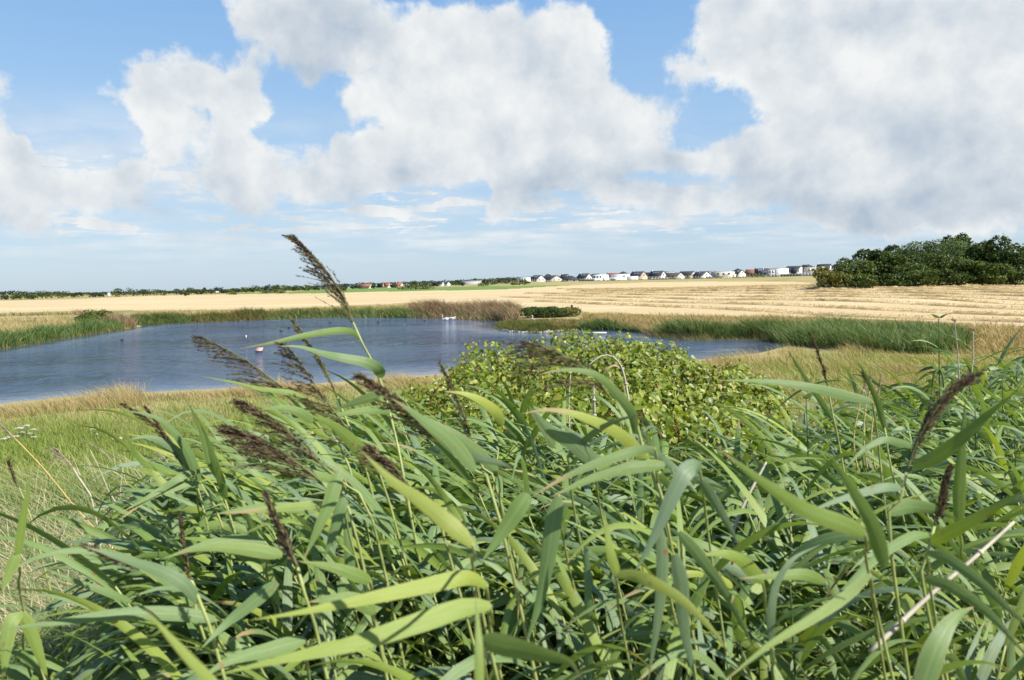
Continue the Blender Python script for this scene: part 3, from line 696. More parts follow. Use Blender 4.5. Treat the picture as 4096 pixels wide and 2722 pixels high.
def house_gable(px0, pxm, px1, ytop, ybase, d, wall, roof, label, sky=0, chim=True, win=2, eave=.42, yaw=YAW, gable_wall=None):
    """long roof slope between px0 and pxm, gable end between pxm and px1"""
    c = at(pxm, ybase, d); zg = min(zat(c[0], c[1]), c[2]) ; base = c[2]
    Hh = at(pxm, ytop, d)[2] - base
    Lr, Wg = mper(pxm - px0, d) / math.cos(yaw), mper(px1 - pxm, d) / math.sin(yaw)
    e = Hh * eave
    root = empty('house', (c[0], c[1], base), label, 'house', 'houses of the estate', rz=0)
    # local axes: a runs along the ridge away to the left, b across the gable to the right
    A = np.array([-math.cos(yaw), math.sin(yaw) , 0]); B = np.array([math.sin(yaw), math.cos(yaw), 0]); Z = np.array([0, 0, 1.0])
    f = lambda a, b, z: A * a + B * b + Z * z
    mb = MB(); g = -2.0 if zg < base else -1.0
    V = [f(0, 0, g), f(Lr, 0, g), f(Lr, Wg, g), f(0, Wg, g), f(0, 0, e), f(Lr, 0, e), f(Lr, Wg, e), f(0, Wg, e), f(0, Wg / 2, Hh * .985), f(Lr, Wg / 2, Hh * .985)]
    mb.add(V, [(0, 1, 5, 4), (1, 2, 6, 5), (2, 3, 7, 6), (3, 0, 4, 7)], [(7, 4, 8), (5, 6, 9)])
    obj('wall', mb.mesh('wall'), WALL[wall], root)
    if gable_wall:
        mb = MB(); o = -A * .06
        mb.add([f(0, 0, g) + o, f(0, Wg, g) + o, f(0, Wg, e) + o, f(0, Wg / 2, Hh * .98) + o, f(0, 0, e) + o], [(0, 1, 2, 4)], [(4, 2, 3)]); obj('gable_facing', mb.mesh('gable_facing'), WALL[gable_wall], root)
    mb = MB(); ov, th = .35, .22; sl_ = (Hh - e) / (Wg / 2)
    for s0, s1 in ((0, 1), (1, 0)):
        be, br = (-ov, Wg / 2) if s0 == 0 else (Wg + ov, Wg / 2)
        ze = e - ov * sl_
        V = [f(-ov, be, ze), f(Lr + ov, be, ze), f(Lr + ov, br, Hh), f(-ov, br, Hh)]
        V += [v + Z * th for v in V]
        mb.add(V, [(0, 1, 2, 3), (4, 7, 6, 5), (0, 4, 5, 1), (1, 5, 6, 2), (3, 2, 6, 7), (0, 3, 7, 4)])
    rf = obj('roof', mb.mesh('roof'), ROOF[roof], root)
    for k in range(sky):
        mb = MB(); a0 = Lr * (.25 + .5 * (k + .5) / max(sky, 1)); b0 = Wg * .22; u = unit(B * 1 + Z * sl_); nrm = unit(np.cross(A, u)); nrm = nrm if nrm[2] > 0 else -nrm
        p = f(a0, b0, e + b0 * sl_) + Z * th + nrm * .05
        V = [p, p + A * 1.0, p + A * 1.0 + u * 1.3, p + u * 1.3]; mb.add(V + [v + nrm * .08 for v in V], [(4, 5, 6, 7), (0, 1, 5, 4), (1, 2, 6, 5), (2, 3, 7, 6), (3, 0, 4, 7)])
        obj('skylight', mb.mesh('skylight'), sky_m, rf)
    if chim:
        mb = MB(); p = f(Lr * .93, Wg / 2, Hh + .25); mb.box(p, (.7, .9, 1.3), rz=-yaw); mb.box(p + Z * .72, (.85, 1.05, .14), rz=-yaw); obj('chimney', mb.mesh('chimney'), WALL['stone' if wall != 'white' else 'white'], rf)
    for k in range(win):
        wdw = empty('window', tuple(f(0, 0, 0))); wdw.parent = root
        mb = MB(); b0 = Wg * (.5 if win == 1 else .3 + .4 * k / max(win - 1, 1)) - .5; z0 = e + .05 if k == 0 and win == 1 else .9
        p = f(-.10, b0, z0); V = [p, p + B * 1.0, p + B * 1.0 + Z * 1.2, p + Z * 1.2]
        mb.add(V + [v + A * .09 for v in V], [(0, 1, 2, 3), (0, 4, 5, 1), (1, 5, 6, 2), (2, 6, 7, 3), (3, 7, 4, 0)]); obj('pane', mb.mesh('pane'), pane_m, wdw)
    if e > 1.4:                                              # windows under the eaves on the long side
        for k in range(3):
            mb = MB(); a0 = Lr * (.18 + .28 * k); p = f(a0, -.08, .5); V = [p, p + A * 1.3, p + A * 1.3 + Z * 1.5, p + Z * 1.5]
            mb.add(V + [v + B * .07 for v in V], [(0, 3, 2, 1), (0, 1, 5, 4), (1, 2, 6, 5), (2, 3, 7, 6), (3, 0, 4, 7)]); obj('window', mb.mesh('window'), pane_m, root)
    return root
def house_flat(px0, pxm, px1, ytop, ybase, d, wall, label, win=3, cap=True, yaw=math.radians(35), wing=None, side_wall=None, dark=False):
    c = at(pxm, ybase, d); base = c[2]; Hh = at(pxm, ytop, d)[2] - base
    A = np.array([-math.cos(yaw), math.sin(yaw), 0]); B = np.array([math.sin(yaw), math.cos(yaw), 0]); Z = np.array([0, 0, 1.0])
    La, Lb = max(mper(pxm - px0, d) / math.cos(yaw), 2), max(mper(px1 - pxm, d) / math.sin(yaw), 2); f = lambda a, b, z: A * a + B * b + Z * z
    root = empty('flat_roofed_house', (c[0], c[1], base), label, 'house', 'houses of the estate')
    def slab(a0, a1, b0, b1, z0, z1):
        V = [f(a0, b0, z0), f(a1, b0, z0), f(a1, b1, z0), f(a0, b1, z0), f(a0, b0, z1), f(a1, b0, z1), f(a1, b1, z1), f(a0, b1, z1)]
        return V, [(0, 1, 5, 4), (1, 2, 6, 5), (2, 3, 7, 6), (3, 0, 4, 7), (4, 5, 6, 7)]
    mb = MB(); mb.add(*slab(0, La, 0, Lb, -2, Hh)); obj('wall', mb.mesh('wall'), WALL[wall], root)
    if cap: mb = MB(); mb.add(*slab(-.15, La + .15, -.15, Lb + .15, Hh + .003, Hh + .22)); obj('roof', mb.mesh('roof'), ROOF['slate' if dark else 'grey'], root)
    for k in range(win):
        a0 = La * (.12 + .76 * k / max(win, 1)); w_ = min(1.5, La * .16)
        fr = MB(); fr.add(*slab(a0 - .12, a0 + w_ + .12, -.10, -.003, Hh * .45 - .1, Hh * .76 + .1)); wn_ = obj('window', fr.mesh('window'), frame_m, root)
        pn = MB(); pn.add(*slab(a0, a0 + w_, -.14, -.103, Hh * .45, Hh * .76)); obj('pane', pn.mesh('pane'), pane_m, wn_)
    if wing:
        mb = MB(); mb.add(*slab(-wing[0], -.004, .3, Lb * .8, -2, wing[1])); mb.add(*slab(.4, La * .9, -wing[0] * .8, -.15, -2, wing[1] * .8)); obj('low_wing', mb.mesh('low_wing'), WALL[wall], root)
    return root
def house_hip(px0, px1, ytop, yeave, ybase, d, wall, roof, label, ridge=.25):
    c = at((px0 + px1) / 2, ybase, d); base = c[2]; Hh = at(0.5 * (px0 + px1), ytop, d)[2] - base; e = at(0.5 * (px0 + px1), yeave, d)[2] - base
    w = mper(px1 - px0, d) / 2; dp = w * .8
    root = empty('hip_roofed_house', (c[0], c[1] + dp, base), label, 'house', 'houses of the estate')
    mb = MB(); mb.box((0, 0, (e - 2) / 2), (2 * w * .93, 2 * dp * .93, e + 2)); obj('wall', mb.mesh('wall'), WALL[wall], root)
    mb = MB(); V = [(-w, -dp, e), (w, -dp, e), (w, dp, e), (-w, dp, e), (-w * ridge, 0, Hh), (w * ridge, 0, Hh), (-w, -dp, e - .2), (w, -dp, e - .2), (w, dp, e - .2), (-w, dp, e - .2)]
    mb.add(V, [(0, 1, 5, 4), (2, 3, 4, 5), (6, 7, 1, 0), (7, 8, 2, 1), (8, 9, 3, 2), (9, 6, 0, 3), (9, 8, 7, 6)], [(1, 2, 5), (3, 0, 4)]); rf = obj('roof', mb.mesh('roof'), ROOF[roof], root)
    mb = MB(); mb.box((w * ridge * .9, 0, Hh + .2), (.7, .7, 1.2)); obj('chimney', mb.mesh('chimney'), WALL['stone'], rf)
    for k in range(2): mb = MB(); mb.box((w * (-.45 + .9 * k), -dp * .93 - .03, max(e * .45, .8)), (1.4, .05, 1.3)); obj('window', mb.mesh('window'), pane_m, root)
    return root
D1, D2, D3 = 640, 672, 705
house_flat(2068, 2106, 2122, 1110, 1130, D1, 'white', 'leftmost white flat-roofed house of the row, with dark slit windows', 3, yaw=math.radians(60))
house_gable(2122, 2149, 2183, 1102, 1128, D1, 'white', 'slate', 'leftmost white gabled house with two roof lights, beside the flat-roofed one', 2, False)
house_hip(2170, 2217, 1097, 1113, 1128, D2, 'grey', 'slate', 'dark hip-roofed house behind the two leftmost white gables')
house_gable(2184, 2205, 2251, 1103, 1127, D1 - 6, 'cream', 'slate', 'cream gabled house with a low porch, second gable from the left', 0, True)
house_gable(2240, 2262, 2282, 1098, 1124, D3, 'grey', 'slate', 'dark roof behind the second white gable, partly hidden', 0, True)
house_hip(2250, 2314, 1104, 1119, 1126, D1 - 4, 'white', 'slate', 'low white bungalow with a broad dark hip roof', .3)
house_gable(2311, 2345, 2370, 1095, 1122, D1, 'white', 'slate', 'white gabled house left of the long white flat-roofed block', 2, True)
house_flat(2367, 2411, 2439, 1099, 1123, D1, 'white', 'long white flat-roofed house with three square upper windows', 3, wing=(3, 2.6))
house_hip(2364, 2409, 1095.5, 1101, 1122, D3, 'grey', 'slate', 'dark roof rising behind the long white flat-roofed house', .6)
house_gable(2427, 2472, 2480, 1093.5, 1120, D3, 'stone', 'red', 'orange tiled roof behind the white flat-roofed houses', 0, True, 0, yaw=math.radians(20))
house_flat(2449, 2507, 2523, 1097, 1121, D1, 'white', 'white flat-roofed house in front of the orange roof, one wide upper window', 1, wing=(8, 3))
house_hip(2472, 2519, 1087, 1098, 1120, D3 + 10, 'grey', 'slate', 'dark pointed hip roof behind the flat house with the orange roof', .15)
house_hip(2515, 2540, 1098, 1106, 1119, D3, 'grey', 'slate', 'small dark roof between the pointed hip roof and the beige gable', .4)
house_gable(2524, 2561, 2594, 1087, 1118, D1, 'beige', 'slate', 'beige gabled house with a steep dark roof and two roof lights', 2, True, 1)
house_gable(2580, 2606, 2622, 1091, 1116, D2, 'grey', 'slate', 'dark roof right behind the beige gable', 0, False)
house_gable(2604, 2643, 2670, 1085, 1116, D1, 'white', 'slate', 'tall white gabled house with three roof lights, right of the beige gable', 3, True, 1)
house_flat(2655, 2690, 2700, 1087, 1112, D3, 'grey', 'grey flat house behind the brown-roofed bungalow', 1, dark=True)
house_gable(2653, 2708, 2745, 1092, 1114, D1 - 8, 'white', 'brown', 'white bungalow with a wide brown roof', 0, True, 1, eave=.36)
house_gable(2724, 2764, 2792, 1086, 1111, D2, 'cream', 'slate', 'cream gable under a dark roof, right of the brown roof', 0, True, 0)
house_gable(2780, 2809, 2853, 1087, 1113, D1, 'white', 'slate', 'white gabled house behind the bright green bush', 1, True, 1)
house_flat(2835, 2856, 2866, 1086, 1109, D3, 'stone', 'stone-grey flat block between the white gable and the cream house', 1, dark=True)
house_flat(2857, 2930, 2946, 1087, 1109, D1, 'cream', 'long cream flat-roofed house with small windows', 3, wing=(2, 2.4))
house_hip(2930, 2985, 1075, 1090, 1107, D2, 'grey', 'slate', 'dark pyramid roof left of the red roof', .1)
house_gable(2944, 2955, 2989, 1081, 1105, D1, 'white', 'slate', 'white gable with two roof lights left of the red roof', 2, False, 1)
house_gable(2987, 3032, 3040, 1079, 1104, D2 - 14, 'stone', 'red', 'house with a big red tiled roof', 0, False, 0, yaw=math.radians(18))
house_gable(3024, 3072, 3080, 1075, 1102, D1 + 4, 'grey', 'slate', 'dark roofed house with three roof lights right of the red roof', 3, True, 0, yaw=math.radians(18))
house_flat(3071, 3099, 3104, 1076, 1102, D1 - 12, 'grey', 'grey cube house with two dark windows between dark roof and white box', 2, yaw=math.radians(12))
house_flat(3101, 3106, 3158, 1074, 1101, D1, 'white', 'plain white windowless box house', 0, yaw=math.radians(78), cap=True)
house_gable(3142, 3182, 3252, 1065, 1098, D1, 'white', 'slate', 'largest dark-roofed house with a broad roof and a small grey gable', 1, False, 0, eave=.25, yaw=math.radians(48))
house_gable(3172, 3187, 3196, 1070, 1098, D1 - 14, 'grey', 'slate', 'small grey front gable standing before the largest dark roof', 0, False, 1)
house_hip(3208, 3254, 1059, 1067, 1096, D3, 'grey', 'slate', 'dark roof top above the largest dark-roofed house', .5)
r_ = house_flat(3228, 3300, 3318, 1068, 1096, D1, 'cream', 'modern flat-roofed house with white balcony left of the wood', 4, dark=True, yaw=math.radians(25))
mb = MB(); mb.box((-6, -1.2, 2.6), (14, 2.2, .25)); obj('balcony', mb.mesh('balcony'), WALL['white'], r_)
for c_, w_ in ((-9, 7), (2.5, 5)): mb = MB(); mb.box((c_, -2.3, 3.3), (w_, .08, 1.1)); obj('balcony_rail', mb.mesh('balcony_rail'), WALL['white'], r_)
house_gable(3283, 3316, 3334, 1057, 1094, D3, 'white', 'slate', 'white gable with small chimney above the modern balcony house', 0, True, 0)
house_hip(3332, 3372, 1057, 1068, 1094, D3, 'grey', 'slate', 'dark roof end just left of the wood', .4)
# buildings far behind the crop
house_gable(1430, 1478, 1486, 1136, 1150, 520, 'stone', 'red', 'long barn with a red roof right of the tall reed plume', 0, False, 0, yaw=math.radians(15), eave=.3)
house_gable(1515, 1530, 1536, 1134, 1148, 560, 'stone', 'red', 'small orange roofed house right of the red barn', 0, False, 0, yaw=math.radians(20), eave=.35)
house_gable(1536, 1554, 1560, 1133, 1147, 540, 'cream', 'red', 'second small orange roofed house right of the red barn', 0, False, 0, yaw=math.radians(20), eave=.35)
house_gable(1575, 1602, 1612, 1131, 1147, 520, 'beige', 'red', 'house with a brownish-red roof left of the green mound', 0, True, 0, yaw=math.radians(25), eave=.35)
house_gable(1750, 1768, 1776, 1126, 1143, 540, 'white', 'slate', 'small white dark-roofed house right of the green mound', 0, False, 0, yaw=math.radians(30))
house_gable(1780, 1788, 1802, 1126, 1142, 540, 'white', 'slate', 'tiny white gable second right of the green mound', 0, False, 0)
house_flat(1845, 1922, 1930, 1123, 1138, 600, 'grey', 'long low pale shed with a grey roof left of the housing row', 0, yaw=math.radians(8))
mb = MB(); mb.box((0, 0, .7), (2.4, 1.3, 1.6)); mb.box((-.5, -.68, .9), (.8, .06, .7)); p_ = at(868, 1169, 500)
tag(obj('white_cabin', mb.mesh('white_cabin'), WALL['white'], None, (p_[0], p_[1], zat(p_[0], p_[1]))), 'small white cabin in front of the far hedgerow', 'cabin')
mb = MB(); mb.box((0, 0, .9), (1.7, 1.6, 2.2)); mb.poly([(-.95, -.9, 2.003), (.95, -.9, 2.003), (.95, .9, 2.003), (-.95, .9, 2.003), (-.95, 0, 2.7), (.95, 0, 2.7)], [(0, 1, 5, 4), (2, 3, 4, 5), (3, 2, 1, 0), (0, 4, 3), (1, 2, 5)]); p_ = at(435, 1180, 560); o_ = tag(obj('white_shed', mb.mesh('white_shed'), WALL['white'], None, (p_[0], p_[1], zat(p_[0], p_[1]))), 'tiny white shed on the left horizon beside the two-lobed tree', 'shed')

# ------------------------------------------------------------------ fences and hedges before the houses
FM = {'dark': plain('dark_fence', (.10, .11, .12), .7, .12, .8), 'grey': plain('grey_fence', (.27, .29, .31), .7, .1, .8)}
def fence(px0, px1, ytop, ybase, d, kind, label):
    a, b = at(px0, ybase, d), at(px1, ybase, d); a[2] = min(a[2], zat(a[0], a[1])); h = at(px0, ytop, d)[2] - at(px0, ybase, d)[2]
    L = b[0] - a[0]; root = empty('fence', tuple(a), label, 'fence', 'fences before the houses')
    n = max(2, int(L / 2.2)); zz = zat(a[0] + np.linspace(0, L, n + 1), np.full(n + 1, a[1])) - a[2]
    mb = MB()
    for i in range(n): mb.box((L * (i + .5) / n, 0, h / 2 + (zz[i] + zz[i + 1]) / 2), (L / n - .14, .05, h))
    obj('panel', mb.mesh('panel'), FM[kind], root)
    for i in range(n + 1): mb = MB(); mb.box((L * i / n, 0, h * .52 + zz[i] - .1), (.12, .12, h * 1.08 + .2)); obj('post', mb.mesh('post'), FM['dark'], root)
fence(2186, 2202, 1128, 1134, 610, 'grey', 'short grey fence below the second white gable')
fence(2318, 2376, 1123, 1130.5, 610, 'dark', 'dark fence below the long white flat-roofed house, left part')
fence(2445, 2462, 1122, 1128.5, 610, 'dark', 'short dark fence below the flat house with the orange roof')
fence(2600, 2674, 1118, 1126, 610, 'grey', 'long grey fence below the tall white gable')
fence(2824, 2850, 1112, 1121, 610, 'grey', 'short grey fence behind the bright green bush')
fence(3088, 3112, 1105, 1116, 605, 'grey', 'bluish grey fence right of the clipped hedge')
fence(3122, 3198, 1107, 1117, 605, 'dark', 'dark fence below the largest dark roof')
fence(3198, 3300, 1103, 1116, 605, 'grey', 'light grey fence running up to the wood')
def hedge(px0, px1, ytop, ybase, d, kind, label, name='hedge', box=False, n=500):
    a, b = at((px0 + px1) / 2, ybase, d), at(px1, ybase, d); w = mper(px1 - px0, d); h = at(px0, ytop, d)[2] - at(px0, ybase, d)[2]
    zg = zat(a[0], a[1])
    lobs = [(x, 0, h * R_.uniform(.42, .52), w / 9, 1.2, h * (.52 if box else R_.uniform(.36, .58))) for x in np.linspace(-w * .42, w * .42, 9)]
    tree(name, (a[0], a[1], min(zg, a[2])), h, w, kind, n, .45, label, 'hedge' if name == 'hedge' else 'bush', 'hedges and bushes before the houses', lobes=lobs, trunk=True)
hedge(2208, 2322, 1122, 1133, 606, 'mid', 'low green hedge before the dark hip-roofed bungalow', n=700)
hedge(2378, 2446, 1121, 1129, 606, 'dark', 'dark clipped hedge below the long white flat-roofed house', box=True)
hedge(2465, 2522, 1120, 1128, 606, 'mid', 'green hedge below the flat house with the orange roof')
hedge(2523, 2600, 1117, 1127, 606, 'dark', 'dark clipped hedge below the beige gable', box=True)
hedge(2674, 2756, 1109, 1124, 604, 'grey', 'grey-green bushes before the brown-roofed bungalow', 'bush', n=600)
hedge(2757, 2822, 1112, 1123, 604, 'grey', 'grey-green bushes before the white gable, left of the bright green bush', 'bush')
hedge(2850, 2916, 1097, 1121, 600, 'mid', 'bright green rounded bush before the cream flat-roofed house', 'bush', n=800)
hedge(2918, 2996, 1106, 1118, 604, 'dark', 'low dark bushes left of the red roof', 'bush')
hedge(2996, 3058, 1098, 1115, 604, 'mid', 'green bush below the red roof', 'bush', n=700)
hedge(3046, 3088, 1106, 1118, 600, 'dark', 'square dark hedge below the grey cube house', box=True)
hedge(3114, 3200, 1099, 1110, 612, 'mid', 'green bushes behind the dark fence', 'bush')

# ------------------------------------------------------------------ plants round the pond
VM = {'reed': foliage('shore_reed', [(0, (.07, .135, .036)), (.4, (.125, .205, .055)), (.7, (.21, .275, .09)), (1, (.44, .40, .18))], .3, .55, .2, 1.4),
      'reed_pale': foliage('pale_reed', [(0, (.12, .15, .055)), (.5, (.24, .24, .10)), (1, (.42, .35, .17))], .3, .6, .2, 1.2),
      'gold': foliage('dry_grass', [(0, (.30, .215, .085)), (.45, (.46, .35, .155)), (.8, (.60, .49, .26)), (1, (.24, .27, .09))], .3, .7, .15, 1.2, big=.5, bigscale=.12),
      'dock': foliage('dock_seed', [(0, (.20, .115, .065)), (.4, (.34, .23, .14)), (.8, (.47, .35, .22)), (1, (.17, .20, .07))], .2, .8, .1, 1.1, big=.5, bigscale=.25),
      'olive': foliage('olive_weeds', [(0, (.075, .10, .025)), (.5, (.17, .185, .05)), (.8, (.30, .26, .09)), (1, (.26, .14, .06))], .3, .6, .15, 1.3, big=.7, bigscale=.2),
      'meadow': foliage('meadow_grass', [(0, (.15, .23, .04)), (.5, (.26, .34, .07)), (.8, (.38, .42, .12)), (1, (.62, .56, .27))], .35, .55, .2, 1.5, big=.5, bigscale=.35)}
LEE = np.array([-1.0, .08, 0])                 # the wind blows from the right
def veg(name, xs, ytop, ybot, n, h, w, mat, label, cat='plants', lean=.35, bend=.8, K=3, hcurve=None, rnd=(0, 1), kind='stuff', skew=1.0, tuft=.16, jit=.25):
    px = R_.uniform(xs[0], xs[1], n)
    a, b = np.interp(px, *zip(*ytop)), np.interp(px, *zip(*ybot))
    P_ = ground(px, a + (b - a) * R_.random(n) ** skew)
    if tuft > .3:                                            # grows in separate clumps
        g_ = np.sin(P_[:, 0] * 1.7 + 1.5 * np.sin(P_[:, 1] * .9)) + .7 * np.sin(P_[:, 0] * .63 + P_[:, 1] * .4) + R_.normal(0, .5, n)
        P_ = P_[g_ > .1]; px = px[g_ > .1]; n = len(P_)
    hs = h * R_.uniform(1 - jit * 1.6, 1 + jit, n)
    # ragged tops: tufts taller than others
    hs = hs * (1 + tuft * np.sin(P_[:, 0] * .9 + 2 * np.sin(P_[:, 1] * .31)) + .10 * np.sin(P_[:, 0] * 2.7 + P_[:, 1]))
    if hcurve: hs = hs * np.interp(px, *zip(*hcurve))
    P_[:, 2] -= .05
    ln = LEE[None] * R_.uniform(.1, 1.0, n)[:, None] * lean + R_.normal(0, .30, (n, 3)) * [1, 1, 0]
    V, Q, A = blades(P_, hs, w * R_.uniform(.6, 1.3, n), ln, bend, R_.uniform(*rnd, n), K)
    mb = MB(); mb.add(V, Q, **A)
    return tag(obj(name, mb.mesh(name), VM[mat]), label, cat, kind=kind)
F0 = [(-600, 1262), (0, 1250), (400, 1243), (700, 1240), (1000, 1238), (1300, 1228), (1650, 1212)]
up = lambda l, o: [(x, y - o) for x, y in l]
SH1 = [(-400, 1452), (0, 1396), (100, 1381), (200, 1364), (300, 1348), (400, 1332), (470, 1324), (530, 1314)]
SH2 = [(530, 1303), (600, 1299), (800, 1292), (1000, 1283), (1250, 1273), (1400, 1271), (1600, 1271), (1750, 1273), (1850, 1275), (1900, 1277), (2010, 1285)]
# left spit
veg('spit_dry_grass', (-300, 540), up(SH1, 105) and [(-300, 1290), (0, 1276), (250, 1270), (430, 1276), (540, 1300)], up(SH1, 24), 6000, .95, .030, 'gold', 'pale dry grass on top of the left spit')
veg('spit_green_edge', (-300, 540), [(-300, 1270), (0, 1262), (300, 1254), (430, 1268), (540, 1296)], [(-300, 1276), (0, 1268), (300, 1262), (430, 1276), (540, 1302)], 1200, .9, .04, 'olive', 'thin green edge of weeds between the left spit and the stubble')
veg('spit_reeds', (-300, 500), up(SH1, 26), up(SH1, 1), 7000, 1.65, .045, 'reed', 'dark green reeds along the water on the left spit', hcurve=[(-300, 1), (0, 1), (400, 1), (460, .7), (500, .35)], rnd=(0, .8))
veg('spit_waterline', (-300, 535), up(SH1, 7), up(SH1, -1), 2600, .75, .035, 'olive', 'yellowish low weeds at the waterline of the left spit', rnd=(.2, .9))
veg('spit_docks', (300, 545), [(300, 1262), (430, 1272), (500, 1284), (545, 1298)], [(300, 1278), (430, 1296), (500, 1308), (545, 1312)], 3600, 1.6, .028, 'dock', 'rusty brown dock seed heads at the tip of the left spit')
b_ = at(375, 1322, 118); tree('green_bush', (b_[0], b_[1], zat(b_[0], b_[1]) - .1), 2.5, 5.2, 'mid', 1500, .24, 'bright green bush among the reeds near the tip of the left spit', 'bush', low=1.6, seed=3)
# far shore
veg('far_bank_weeds', (530, 1300), up(SH2, 22), up(SH2, 0), 9000, 1.25, .05, 'olive', 'olive and rusty weeds along the far bank, left part', hcurve=[(530, 1.15), (700, 1), (900, .9), (960, 1.35), (1050, 1.35), (1100, .9), (1300, .9)])
veg('far_bank_reeds', (540, 760), up(SH2, 14), up(SH2, 0), 2200, 1.5, .05, 'reed', 'green reeds in the left corner of the far bank', rnd=(.1, .8))
veg('far_bank_gold', (540, 1680), [(540, 1256), (700, 1250), (1000, 1250), (1300, 1236), (1680, 1222)], [(540, 1285), (800, 1274), (1000, 1264), (1300, 1254), (1680, 1262)], 8000, .85, .05, 'gold', 'dry golden grass strip between far bank and stubble')
veg('far_bank_reeds', (1060, 1720), up(SH2, 12), up(SH2, -1), 7000, 1.75, .05, 'reed', 'bright green reeds of the far bank behind the tall plume', rnd=(.2, .95), hcurve=[(1060, .7), (1250, .9), (1500, 1.1), (1720, 1)])
veg('dock_thicket', (1640, 2080), [(1640, 1232), (1850, 1236), (2100, 1244)], [(1640, 1272), (1850, 1282), (2100, 1284)], 11000, 1.95, .045, 'dock', 'tall reddish-brown dock thicket behind the two swans', hcurve=[(1640, .8), (1720, 1.1), (1780, .95), (1900, 1.1), (2040, 1.1), (2100, .7)], jit=.3)
veg('iris_clump', (1690, 1960), up(SH2, 3), up(SH2, -2), 1500, 1.5, .07, 'reed', 'green iris tufts at the foot of the brown thicket', rnd=(.3, .85), hcurve=[(1690, 1), (1755, .3), (1800, .3), (1830, 1.1), (1880, .9), (1895, .1), (1930, .9), (1960, .8)])
# heron point
HP_T, HP_B = [(1985, 1300), (2030, 1291), (2100, 1286), (2200, 1282), (2330, 1290)], [(1985, 1306), (2000, 1316), (2040, 1324), (2110, 1327), (2200, 1325), (2330, 1316)]
veg('point_grass', (1984, 2335), HP_T, HP_B, 9000, .55, .035, 'olive', 'soft green grass on the little point where the heron stands', rnd=(.05, .7))
veg('point_dry_grass', (2200, 2340), [(2200, 1288), (2340, 1286)], [(2200, 1312), (2340, 1314)], 2200, .6, .03, 'gold', 'dry grass at the right end of the heron point')
mb = MB(); n = 170
px = R_.uniform(2000, 2210, n); py = np.interp(px, [2000, 2040, 2110, 2200], [1317, 1326, 1329.5, 1328]) - R_.random(n) ** 2 * 5
for p_ in ground(px, py):
    s = R_.uniform(.03, .09); mb.tube([(p_[0] - s, p_[1], p_[2] + .03), (p_[0], p_[1], p_[2] + .06), (p_[0] + s, p_[1], p_[2] + .03)], [s * .4, s * .8, s * .3], 5)
tag(obj('shore_stones', mb.mesh('shore_stones', True), plain('pale_stone', (.62, .60, .56), .8, .2, 20)), 'line of white pebbles and feathers at the edge of the heron point', 'stones', kind='stuff')
# shrubs on the point
def shrub(name, px0, px1, ytop, ybase, d, kind, n, size, label, seed=0, lobn=7):
    b = at((px0 + px1) / 2, ybase, d); zg = zat(b[0], b[1]); h = at(px0, ytop, d)[2] - zg; w = mper(px1 - px0, d)
    lobs = [(x * w * .5, R_.uniform(-.5, .5), h * R_.uniform(.40, .52), w * .20, 1.5, h * .47 * (1 - .35 * abs(x) ** 3)) for x in np.linspace(-.68, .68, lobn)]
    return tree(name, (b[0], b[1], zg), h, w, kind, n, size, label, 'shrub', lobes=lobs, seed=seed)
shrub('evergreen_shrub', 2078, 2262, 1226, 1280, 112, 'dark', 9000, .17, 'dense dark green rounded shrub behind the heron')
shrub('yellowish_shrub', 2225, 2322, 1228, 1278, 112.5, 'yellow', 3600, .16, 'yellowish-green shrub joined to the dark one, right side', 3, 5)
# right shore
SH3 = [(2270, 1324), (2350, 1319), (2480, 1322), (2560, 1329), (2650, 1346), (2800, 1358), (2960, 1358), (3090, 1359), (3180, 1372)]
veg('gold_grass', (2330, 3300), [(2330, 1262), (2700, 1272), (3000, 1276), (3300, 1284)], [(2330, 1312), (2480, 1312), (2650, 1325), (2900, 1325), (3300, 1320)], 16000, .85, .04, 'gold', 'dry golden grass between the right-hand reeds and the stubble', rnd=(0, .9))
veg('iris_clump', (2325, 2560), up(SH3, 9), up(SH3, -1), 2600, 1.25, .05, 'reed', 'green iris blades on the bank right of the heron point', rnd=(.1, .8), hcurve=[(2325, .8), (2400, 1.05), (2480, 1), (2560, .6)])
veg('dry_bank_weeds', (2470, 2680), up(SH3, 12), up(SH3, 0), 1800, 1.0, .03, 'gold', 'dry weeds on the bank between the two green reed patches')
veg('reed_bed', (2620, 3110), up(SH3, 22), up(SH3, -1), 6500, 1.75, .045, 'reed', 'green reeds standing in the inlet, left patch', hcurve=[(2620, .6), (2700, 1), (2900, 1.05), (3080, 1.0), (3110, .7)], rnd=(0, .9), lean=.2)
veg('pale_reeds', (2600, 3110), up(SH3, 2), up(SH3, -8), 3800, .95, .028, 'reed_pale', 'pale reed stems rising from the water before the green patch', lean=.5)
RB_T, RB_B = [(3070, 1340), (3200, 1335), (3500, 1340), (3700, 1348), (3880, 1360)], [(3070, 1362), (3170, 1385), (3300, 1396), (3500, 1412), (3700, 1420), (3880, 1418)]
veg('reed_bed', (3080, 3880), RB_T, RB_B, 15000, 1.75, .040, 'reed', 'broad dark green reed bed at the end of the inlet', lean=.35, rnd=(0, .85), hcurve=[(3080, 1), (3400, 1), (3700, .95), (3850, .85), (3880, .5)])
veg('gold_grass', (3250, 4300), [(3250, 1286), (3800, 1302), (4300, 1325)], [(3250, 1320), (3700, 1345), (3900, 1420), (4300, 1430)], 12000, .7, .035, 'gold', 'dry golden grass at the right beyond the reed bed', rnd=(0, .85))
veg('near_dry_grass', (2780, 4200), [(2780, 1462), (2950, 1443), (3090, 1413), (3190, 1392), (3500, 1400), (4200, 1420)], [(2780, 1560), (3200, 1600), (4200, 1640)], 27000, .72, .014, 'gold', 'dry golden grasses on the slope right of the leafy bush', tuft=.35, lean=.6, K=4, rnd=(.15, 1))
